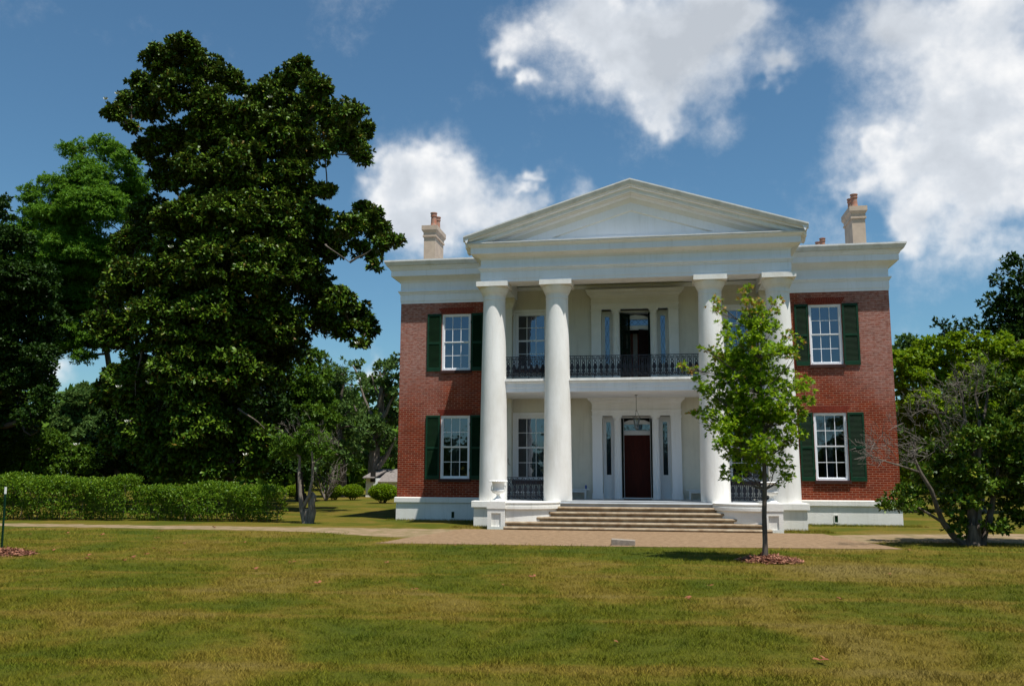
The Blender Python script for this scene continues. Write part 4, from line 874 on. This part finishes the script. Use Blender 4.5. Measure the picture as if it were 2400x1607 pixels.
pl([(712,1030,0),(690,1000,0),(680,985,0)],.025,.008,cY,1); pl([(700,1012,0),(735,1015,-.3),(765,1028,-.4)],.022,.008,cY,1)
r=rs(78)
for c,R_,n in(((745,1010),16,30),((660,995),16,14),((710,990),18,14)): twigs(c,R_,n,cY-.1,dirv=(.2,-1),length=22)
mb.build('stem',M['palebark'],o_)
# ---- bare grey shrub and four clipped shrubs beyond
def clipped(px,py,w,h,label,seed):
    g=atg(px,py); Y=g[1]; t=empty('clipped_shrub',tuple(g)); tag(t,label,'shrub','clipped shrubs in a row beyond the crape tree')
    R=pxm(w,Y)/2; Hh=pxm(h,Y); mb=MB(); r_=rs(seed)
    for k in range(7): a=k*.9; limb(mb,(g[0]+.1*math.cos(a),g[1]+.1*math.sin(a),-.05),(g[0]+R*.6*math.cos(a),g[1]+R*.6*math.sin(a),Hh*.5),.035,.012,seed+k)
    mb.build('stem',M['bark'],t)
    n=26000//10; d=sph(r_,n); p=np.array([g[0],g[1],Hh*.60])+d*np.array([R,R,Hh*.42])*(.62+.40*r_.random(n))[:,None]
    p=np.repeat(p,4,0); ld=norm(np.repeat(d,4,0)*.6+sph(r_,4*n)); leafmesh('foliage',p,ld,norm(sph(r_,4*n)+np.array([0,0,.8])),.10*r_.uniform(.7,1.3,4*n),'small',M['brightleaf'],None,t)
clipped(876,1150,66,42,'clipped yellow green shrub touching the left brick corner of the house',1)
clipped(806,1143,48,34,'clipped round shrub, second of the row left of the house',2)
clipped(764,1143,40,34,'clipped round shrub just right of the crape tree trunk',3)
clipped(672,1140,44,30,'low shrub in the gap between hedge and twisted trunk',4)
g=atg(745,1145); t=empty('bare_shrub',tuple(g)); tag(t,'leafless pale grey twiggy shrub above the clipped row','shrub'); mb=MB(); r=rs(99); Rb=pxm(46,g[1]); Hb=pxm(82,g[1])
for k in range(16):
    a=r.uniform(0,6.3); e=np.array([g[0]+Rb*r.uniform(.4,1)*math.cos(a),g[1]+Rb*.7*math.sin(a),Hb*r.uniform(.6,1)]); q=limb(mb,(g[0],g[1],0),e,.05,.01,k+5,.1,6)
    for j in range(9): s_=q[3+j%4]; limb(mb,s_,s_+sph(r,1)[0]*Rb*.42+np.array([0,0,Rb*.2]),.016,.005,k*20+j,.15,3)
mb.build('branches',M['twig'],t)
# ---- hedges
def hedge(a,b_,wid,top,label,seed,gap=()):
    a=np.array(a,float);b_=np.array(b_,float); L_=np.linalg.norm(b_-a); d=(b_-a)/L_; nrm=np.array([-d[1],d[0]]); r_=rs(seed)
    t=empty('hedge',(a[0],a[1],0)); tag(t,label,'hedge')
    n=int(L_*(top*2+wid)*300)
    u=r_.random(n)*L_; face=r_.random(n); fr_=top/(2*top+wid)
    lump=.10*np.sin(u*1.3+seed)+.07*np.sin(u*3.1+1.3*seed)+.05*np.sin(u*7.7)
    v=np.where(face<fr_,-wid/2,np.where(face<2*fr_,wid/2,r_.uniform(-wid/2,wid/2,n))); z=np.where(face<2*fr_,r_.random(n)**.8*top,top)
    bul=lump+.10*np.sin(z*4+u*2.3)
    inn=r_.random(n)**1.5*.42*(.6+.8*np.sin(u*5.3+z*6+seed)**2)
    v=v+np.sign(v)*(bul*.9)*(face<2*fr_)-np.sign(v)*inn*(face<2*fr_); z=z+(lump*.8-inn)*(face>=2*fr_); 
    v=v-np.sign(v)*.16*np.clip((z-top+.35)/.35,0,1)**2
    v=v-np.sign(v)*.22*np.clip((.35-z)/.35,0,1)
    p=np.stack([a[0]+d[0]*u+nrm[0]*v,a[1]+d[1]*u+nrm[1]*v,np.maximum(.06,z)],1)
    onrm=np.where((face<2*fr_)[:,None],np.sign(v)[:,None]*np.array([nrm[0],nrm[1],.35])[None],np.array([0,0,1.0])[None])
    k=4; P=np.repeat(p,k,0)+r_.normal(size=(n*k,3))*.035; O=np.repeat(onrm,k,0)
    leafmesh('foliage',P,norm(O*.55+sph(r_,n*k)*.9+np.array([0,0,.3])),norm(sph(r_,n*k)*.8+np.array([0,0,.8])+O*.3),.085*r_.uniform(.6,1.35,n*k),'oval',M['hedgeleaf'],None,t)
    mb=MB(); 
    for j in range(int(L_/.28)):
        uu=(j+.5)*.28; 
        for vv in(-.3,.2): x,y=a+d*uu+nrm*(vv*wid+r_.normal()*.05); limb(mb,(x,y,-.05),(x+r_.normal()*.15,y+r_.normal()*.15,top*.85),.016,.006,j,.08,4)
    mb.build('stem',M['bark'],t)
    return t
hz=lambda px,py,Y:at(px,py,Y)[2]
h1a=atg(-220,1188); h1b=atg(275,1190); h2b=atg(640,1195)
hedge((h1a[0],h1a[1]+.8),(h1b[0],h1b[1]+.8),1.7,hz(150,1094,-3.2),'long clipped light green hedge running out of the left edge',3)
hedge((h1b[0]+.25,h1b[1]+.95),(h2b[0]-.5,h2b[1]+1.0),1.7,hz(500,1113,-2.5),'lower clipped hedge section under the magnolia, ending at the crape tree',4)

# ---- young oak in front of the right wing
ob=atg(1750,1283); oY=ob[1]
OK=[(1708,672,16),(1712,700,20),(1725,735,30),(1745,770,36),(1700,770,30),(1740,700,14),(1762,715,12),(1772,690,9),(1768,740,14),(1632,690,10),(1642,715,10),(1655,745,13),(1668,780,24),(1672,830,38),(1720,830,45),(1770,810,34),(1795,800,18),(1805,770,12),(1825,790,9),(1818,815,10),(1612,800,8),(1640,815,12),(1640,860,26),(1690,880,46),(1750,880,50),(1800,870,30),(1838,880,18),(1842,905,16),(1600,880,14),(1585,848,10),(1625,900,26),(1662,930,40),(1720,940,50),(1780,930,42),(1825,930,24),(1588,945,12),(1610,955,18),(1650,975,36),(1700,985,44),(1760,980,40),(1810,960,26),(1835,950,14),(1660,1010,30),(1700,1030,40),(1745,1030,34),(1790,1020,30),(1815,990,18),(1700,1065,26),(1740,1075,22),(1780,1060,24),(1800,1085,14),(1665,1075,12),(1660,1092,7),(1830,1000,10),(1560,840,6),(1790,1100,10),(1690,1095,10)]
ol=lobes_px(OK,oY,.55,17)
t=empty('oak_sapling',tuple(ob)); tag(t,'slender young oak with orange new growth standing in a mulch ring','tree')
mb=MB(); tp=[at(a,b_,oY) for a,b_ in((1750,1286),(1750,1240),(1748,1180),(1749,1120),(1748,1050),(1746,980),(1742,900),(1738,820),(1728,750),(1712,690),(1706,655))]
mb.tube(tp,[.072,.052,.048,.045,.040,.035,.030,.024,.017,.010,.005],9)
r=rs(55)
for i,(c,R) in enumerate(ol):
    cand=min(range(2,len(tp)),key=lambda j:abs(tp[j][2]-(c[2]-.35*abs(c[0]-tp[j][0])-.15)))
    q=limb(mb,tp[cand],c,.018,.005,i+900,.06,5)
    for j in range(3): e_=c+sph(r,1)[0]*R; mb.tube([q[3],(q[3]+e_)/2,e_],[.006,.004,.002],3)
mb.build('trunk',M['bark'],t)
P,D,Nn,LI=fill(ol,19,size=.10,nblob=62,per=125,k=5,blob=.40,minr=.09,out=.8,flat=1.0)
tips=np.array([1 if (l[2]<=12 and l[1]<960) or l[1]<720 else 0 for l in OK])
r=rs(56); mid=((tips[LI]==1)&(r.random(len(LI))<.38))|(r.random(len(LI))<.008)
D=norm(D+np.array([0,0,-.15])); leafmesh('crown',P,D,Nn,.105*r.uniform(.65,1.25,len(P)),'oak',[M['oakleaf'],M['newleaf']],mid.astype(int),t)
def mulch(c,rx,ry,label,seed,parent=None):
    mb=MB(); n=28; vs=[]; r_=random.Random(seed); rings=[(1,.012),(.8,.05),(.45,.085),(.0,.10)]
    for q,z in rings[:3]:
        for k in range(n): a=2*math.pi*k/n; w=1+.10*math.sin(3*a+seed)+.05*math.sin(7*a); vs.append((c[0]+rx*q*w*math.cos(a),c[1]+ry*q*w*math.sin(a),z))
    vs.append((c[0],c[1],.10)); fs=[(j*n+k,j*n+(k+1)%n,(j+1)*n+(k+1)%n,(j+1)*n+k) for j in range(2) for k in range(n)]+[(2*n+k,2*n+(k+1)%n,3*n) for k in range(n)]
    mb.add(vs,fs); o=mb.build('mulch_ring',M['mulch']); tag(o,label,'mulch')
    rr=rs(seed); m=1500; a=rr.uniform(0,6.283,m); q=np.sqrt(rr.random(m))*1.08; p=np.stack([c[0]+rx*q*np.cos(a),c[1]+ry*q*np.sin(a),.10*(1-q**1.5).clip(0,1)+.022],1)
    leafmesh('mulch_chips',p,norm(sph(rr,m)*np.array([1,1,.35])),norm(sph(rr,m)*.5+np.array([0,0,1])),rr.uniform(.04,.10,m),'chip',M['mulchchip'],None,o)
mulch(ob+np.array([.1,0,0]),.58,.62,'ring of reddish brown mulch round the young oak trunk',3)
# ---- stake at the left
sp_=atg(3,1263); mb=MB(); tpz=at(13,1113,sp_[1]+.05)
t=empty('metal_stake',tuple(sp_)); tag(t,'dark green metal stake with a white painted tip at the left edge','stake')
base=sp_-np.array([0,0,.1]); dv=(tpz-base); 
mid_=base+dv*.90
def tpost(mb,a,b_): 
    a=np.array(a);b_=np.array(b_)
    for (x0,x1,y0,y1) in((-.022,.022,-.004,.004),(-.004,.004,.004,.034)):
        vs=[a+np.array([x,y,0]) for x,y in((x0,y0),(x1,y0),(x1,y1),(x0,y1))]+[b_+np.array([x,y,0]) for x,y in((x0,y0),(x1,y0),(x1,y1),(x0,y1))]; mb.add(vs,[(0,3,2,1),(4,5,6,7),(0,1,5,4),(1,2,6,5),(2,3,7,6),(3,0,4,7)])
tpost(mb,base,mid_)
for k in range(22): p=base+dv*(.15+.033*k); mb.box(p[0]-.012,p[0]+.012,p[1]-.014,p[1]-.004,p[2]-.008,p[2]+.008)
mb.build('post',M['green'],t); mb=MB(); tpost(mb,mid_,tpz); mb.build('tip',M['white'],t)
mulch(atg(5,1268),.62,.6,'mound of reddish brown mulch at the foot of the stake',6)
# ---- grass blades
def grass(name,x0,x1,y0,y1,dens,size,seed,out=None):
    r_=rs(seed); n=int((x1-x0)*(y1-y0)*dens); p=np.stack([r_.uniform(x0,x1,n),r_.uniform(y0,y1,n),np.zeros(n)],1)
    return p,size*r_.uniform(.6,1.4,n)
def wedge(p,marg):   # keep what a camera anywhere near the photograph's could see
    d=p-CAM; z=d@fw; x=d@rt; return np.abs(x)<z*.5829*1.18+marg
PP=[];SS=[];r_rng=rs(44)
for y0,y1,dens,size in((-26.4,-24,5200,.036),(-24,-21,3600,.037),(-21,-17,2100,.040),(-17,-11.4,1000,.045),(-11.4,-5,300,.06)):
    hw=(y1+33)*.62+3
    p,s_=grass('g',-hw-4,hw*.75+4,y0,y1,dens,size,int(-y0*10)); k=wedge(p,2.5)
    x,y=p[:,0],p[:,1]
    path=((x>-6.1)&(x<6.3)&(y>-10.8))|((x<-5)&(y>-7.55)&(y<-4.5))|((x<-5)&(x>-8)&(y>-9.2)&(y<-4.5))|((x>5)&(y>-7.6)&(y<-3.5))
    k&=~path; lum=.5+.5*np.sin(x*5.1+2*np.sin(y*3.3))*np.sin(y*6.3+1.7*np.sin(x*4.1)); hsh=r_rng.random(len(p)); k&=hsh<(.55+.5*lum); s_=s_*(.65+.75*lum); PP.append(p[k]); SS.append(s_[k])
# tufts along the foot of the house and its plinths
for x0,x1,y0,y1 in((-9.3,-5.35,-.55,-.0),(5.35,9.6,-.9,-.0),(-5.9,-4.65,-4.6,-3.5),(4.45,5.9,-4.7,-3.55)):
    p,s_=grass('g',x0,x1,y0,y1,900,.075,int(x0*7+100)); PP.append(p); SS.append(s_)
PP=np.concatenate(PP); SS=np.concatenate(SS); r=rs(3); n=len(PP); print('blades',n)
dd=norm(np.stack([r.normal(size=n)*.55,r.normal(size=n)*.55,np.full(n,.8)],1))
g=leafmesh('grass',PP,dd,norm(sph(r,n)*np.array([1,1,.1])),SS,'blade',M['blade']); tag(g,kind='stuff')
# widen the blades: short lawn grass reads as fine strokes
# ---- fallen leaves
rr=random.Random(12); fl0=None
for k in range(34):
    if k<7: q=((730,1338),(948,1352),(1408,1478),(585,1306),(668,1289),(1880,1517),(1040,1251))[k]; g=atg(*q)
    else: g=atg(rr.uniform(60,900),rr.uniform(1200,1290)) if k%3 else atg(rr.uniform(900,2300),rr.uniform(1260,1380))
    if fl0 is None:
        p=np.array([[0,0,0.0],[.02,.01,.0]]); fl0=leafmesh('fallen_leaf',np.array([[0,0,.0],[.03,.02,.01],[-.02,.04,.015]]),np.array([[1,.2,.25],[-.6,.8,.2],[.3,-1,.3]]),np.array([[0,.3,1],[.3,0,1],[-.3,0,1.]]),.10,'oval',M['fallen']); o=fl0
    else: o=fl0.copy(); col.objects.link(o)
    o.location=(g[0],g[1],.03); o.rotation_euler=(0,0,rr.uniform(0,6)); s_=rr.uniform(.7,1.2); o.scale=(s_,)*3
    tag(o,'curled brown leaf fallen on the lawn','leaf','fallen brown leaves on the grass')

# ================================================================== small things
def urn(x,y,label):
    t=empty('garden_urn',(x,y,.862)); tag(t,label,'urn','white urns on the stair pedestals')
    b=MB(); z=.862; b.box(x-.20,x+.20,y-.20,y+.20,z,z+.045); b.lathe(x,y,[(.165,z+.045),(.165,z+.06),(.14,z+.075),(.09,z+.11),(.06,z+.15),(.052,z+.19),(.065,z+.215),(.07,z+.225)],32)
    b.build('foot',M['white'],t)
    b=MB(); b.lathe(x,y,[(.05,z+.225),(.08,z+.228),(.15,z+.25),(.198,z+.29),(.212,z+.335),(.206,z+.36),(.190,z+.365),(.186,z+.42),(.188,z+.50),(.200,z+.57),(.215,z+.62),(.225,z+.635),(.19,z+.62),(.15,z+.52)],36); b.build('bowl',M['white'],t)
    b=MB(); n=88; vs=[]
    for (rr_,dz,am) in((.20,z+.635,0),(.27,z+.655,.5),(.295,z+.64,1),(.29,z+.615,1),(.26,z+.628,.6),(.20,z+.615,0)):
        for k in range(n): a=2*math.pi*k/n; w=1+.03*am*math.cos(a*22); vs.append((x+rr_*w*math.cos(a),y+rr_*w*math.sin(a),dz-.012*am*(.5-.5*math.cos(a*22))))
    b.add(vs,[(j*n+k,j*n+(k+1)%n,(j+1)*n+(k+1)%n,(j+1)*n+k) for j in range(5) for k in range(n)],True); b.build('rim',M['white'],t)
    for s in(-1,1):
        b=MB(); b.tube([(x+s*.185,y,z+.48),(x+s*.212,y,z+.49),(x+s*.228,y,z+.45),(x+s*.222,y,z+.40),(x+s*.235,y,z+.35),(x+s*.205,y,z+.32)],.018,8); b.build('handle',M['white'],t)
urn(-4.34,-4.32,'white fluted urn on the pedestal left of the steps'); urn(4.14,-4.32,'white fluted urn on the right pedestal, half hidden behind the young oak')
def bench(x0,x1,y,label,grp='white benches against the porch wall'):
    t=empty('porch_bench',((x0+x1)/2,y,.845)); tag(t,label,'bench',grp); zt=1.20
    b=MB(); b.box(x0,x1,y-.20,y+.18,zt-.035,zt); b.build('seat',M['benchwhite'],t,bevel=.008)
    b=MB(); b.box(x0+.10,x1-.10,y-.17,y-.145,zt-.12,zt-.036); b.build('apron',M['benchwhite'],t)
    for xx in(x0+.10,x1-.16):
        for yy in(y-.175,y+.10): b=MB(); b.prism([(xx,.845),(xx+.045,.845),(xx+.06,zt-.036),(xx,zt-.036)],'y',yy,yy+.05); b.build('leg',M['benchwhite'],t)
bench(-3.10,-1.72,-.32,'white wooden bench left of the front door'); bench(1.72,3.10,-.32,'white wooden bench right of the front door')
bench(-4.35,-3.35,-1.6,'white bench behind the lower left railing')
t=MB(); bx_,by_,bz_=-1.84,-.30,1.20; t.lathe(bx_,by_,[(.028,bz_),(.032,bz_+.01),(.032,bz_+.10),(.014,bz_+.13),(.014,bz_+.15)],14); o=t.build('bottle',M['blue']); tag(o,'small blue bottle standing on the end of the left bench','bottle')
k=MB(); k.lathe(bx_,by_,[(.016,bz_+.15),(.016,bz_+.175)],12); k.build('cap',M['white'],o)
o=MB(); o.box(-.46,.50,-1.05,-.25,.846,.862); tag(o.build('door_mat',M['mat'],bevel=.004),'black rubber mat in front of the red door','mat')
# lantern on its rod
t=empty('hanging_lantern',(.04,-1.5,3.3)); tag(t,'grey metal lantern hanging on a long rod before the front door','lantern')
b=MB(); b.tube([(.04,-1.5,4.48),(.04,-1.5,3.93)],.010,8); b.lathe(.04,-1.5,[(.04,4.455),(.05,4.48)],12)
for a in(0,2.09,4.19): b.tube([(.04,-1.5,3.93),(.04+.05*math.cos(a),-1.5+.05*math.sin(a),3.84),(.04+.125*math.cos(a),-1.5+.125*math.sin(a),3.66)],.006,5)
b.tube([(.0,-1.5,3.91),(.04,-1.5,3.94),(.08,-1.5,3.91)],.01,6); b.build('rod',M['ironlight'],t)
b=MB(); b.lathe(.04,-1.5,[(.13,3.655),(.135,3.665),(.12,3.67)],16); b.lathe(.04,-1.5,[(.055,3.29),(.065,3.30),(.065,3.33)],16); b.lathe(.04,-1.5,[(.001,3.24),(.018,3.26),(.02,3.29)],10)
for k in range(8): a=k*math.pi/4; b.tube([(.04+.125*math.cos(a),-1.5+.125*math.sin(a),3.66),(.04+.062*math.cos(a),-1.5+.062*math.sin(a),3.33)],.006,4); b.tube([(.04+.125*math.cos(a),-1.5+.125*math.sin(a),3.66),(.04+.145*math.cos(a),-1.5+.145*math.sin(a),3.70)],.006,4)
b.build('cage',M['ironlight'],t)
b=MB(); b.lathe(.04,-1.5,[(.055,3.34),(.115,3.655)],16); b.build('glass_bowl',M['glass'],t)
# stone block at the forecourt edge
g0=atg(1398,1247); g1=atg(1452,1249); b=MB(); b.box(g0[0],g1[0],g0[1],g0[1]+.34,-.05,.125)
b.v=[(x,y,z+(.03 if x<0 and z>0 else 0)) for x,y,z in b.v]; tag(b.build('stone_block',mat('grey_stone',(.30,.25,.20),.9,(.20,.17,.14),14,.3,40),bevel=.012),'small weathered stone block where gravel meets the lawn','stone block')
# ---- white cottage far behind on the left
gx=at(850,1100,32)[0]; wx=at(940,1100,32)[0]
t=empty('white_cottage',(gx,32,0)); tag(t,'small white cottage with a grey shingle roof behind the brick corner','cottage')
zt=at(890,1098,32)[2]; zr=at(890,1072,35)[2]
x0=at(868,1100,32)[0]; x1=x0+9
b=MB(); b.box(x0,x1,32,37,0,zt); b.build('wall',M['plaster'],t)
b=MB(); b.add([(x0-.4,31.6,zt-.1),(x1+.4,31.6,zt-.1),(x1+.4,34.5,zr),(x0-.4,34.5,zr),(x0-.4,37.4,zt-.1),(x1+.4,37.4,zt-.1),(x0-.4,31.6,zt),(x1+.4,31.6,zt)],[(0,1,2,3),(3,2,5,4)]); b.build('roof',M['shingle'],t)
xs=at(836,1130,31)[0]; zl=at(838,1093,31)[2]; b=MB(); b.box(xs,x0-.01,31,34,0,zl); b.build('lean_to',M['plaster'],t); b=MB(); b.prism([(30.7,zl-.02),(30.7,zl+.06),(34.2,zl+.7),(34.2,zl+.6)],'x',xs-.2,x0-.02); b.build('lean_to_roof',M['shingle'],t)
b=MB(); b.box(xs+.35,xs+.75,30.97,30.99,1.1,1.9); b.build('window',M['dark'],t)
# ---- far woods closing the horizon, and the woods across the park that the window panes mirror
def woods(seed,n_,place,mat_,hh):
    r=rs(seed); P=[];D=[];Nn=[]
    for k in range(n_):
        c=place(r); h=r.uniform(*hh); n=520; d=sph(r,n); q=c+np.array([0,0,h*.5])+d*np.array([4.6,4.6,h*.52])*(.75+.3*r.random(n))[:,None]
        q=np.repeat(q,2,0); P.append(q); D.append(sph(r,2*n)); Nn.append(norm(sph(r,2*n)*.7+np.repeat(d,2,0)))
    P=np.concatenate(P);D=np.concatenate(D);Nn=np.concatenate(Nn); k=P[:,2]>0; tag(leafmesh('woods',P[k],D[k],Nn[k],1.0,'small',mat_),kind='stuff')
def pf_(r):
    a=math.radians(-62+124*r.random())-.16; dist=r.uniform(88,125); return np.array([CAM[0]+dist*math.sin(a),CAM[1]+dist*math.cos(a),0])
woods(500,150,pf_,M['midleaf'],(7,12.5))
woods(501,60,lambda r:np.array([r.uniform(-90,110),r.uniform(-160,-140),0]),M['darkleaf'],(5,11))
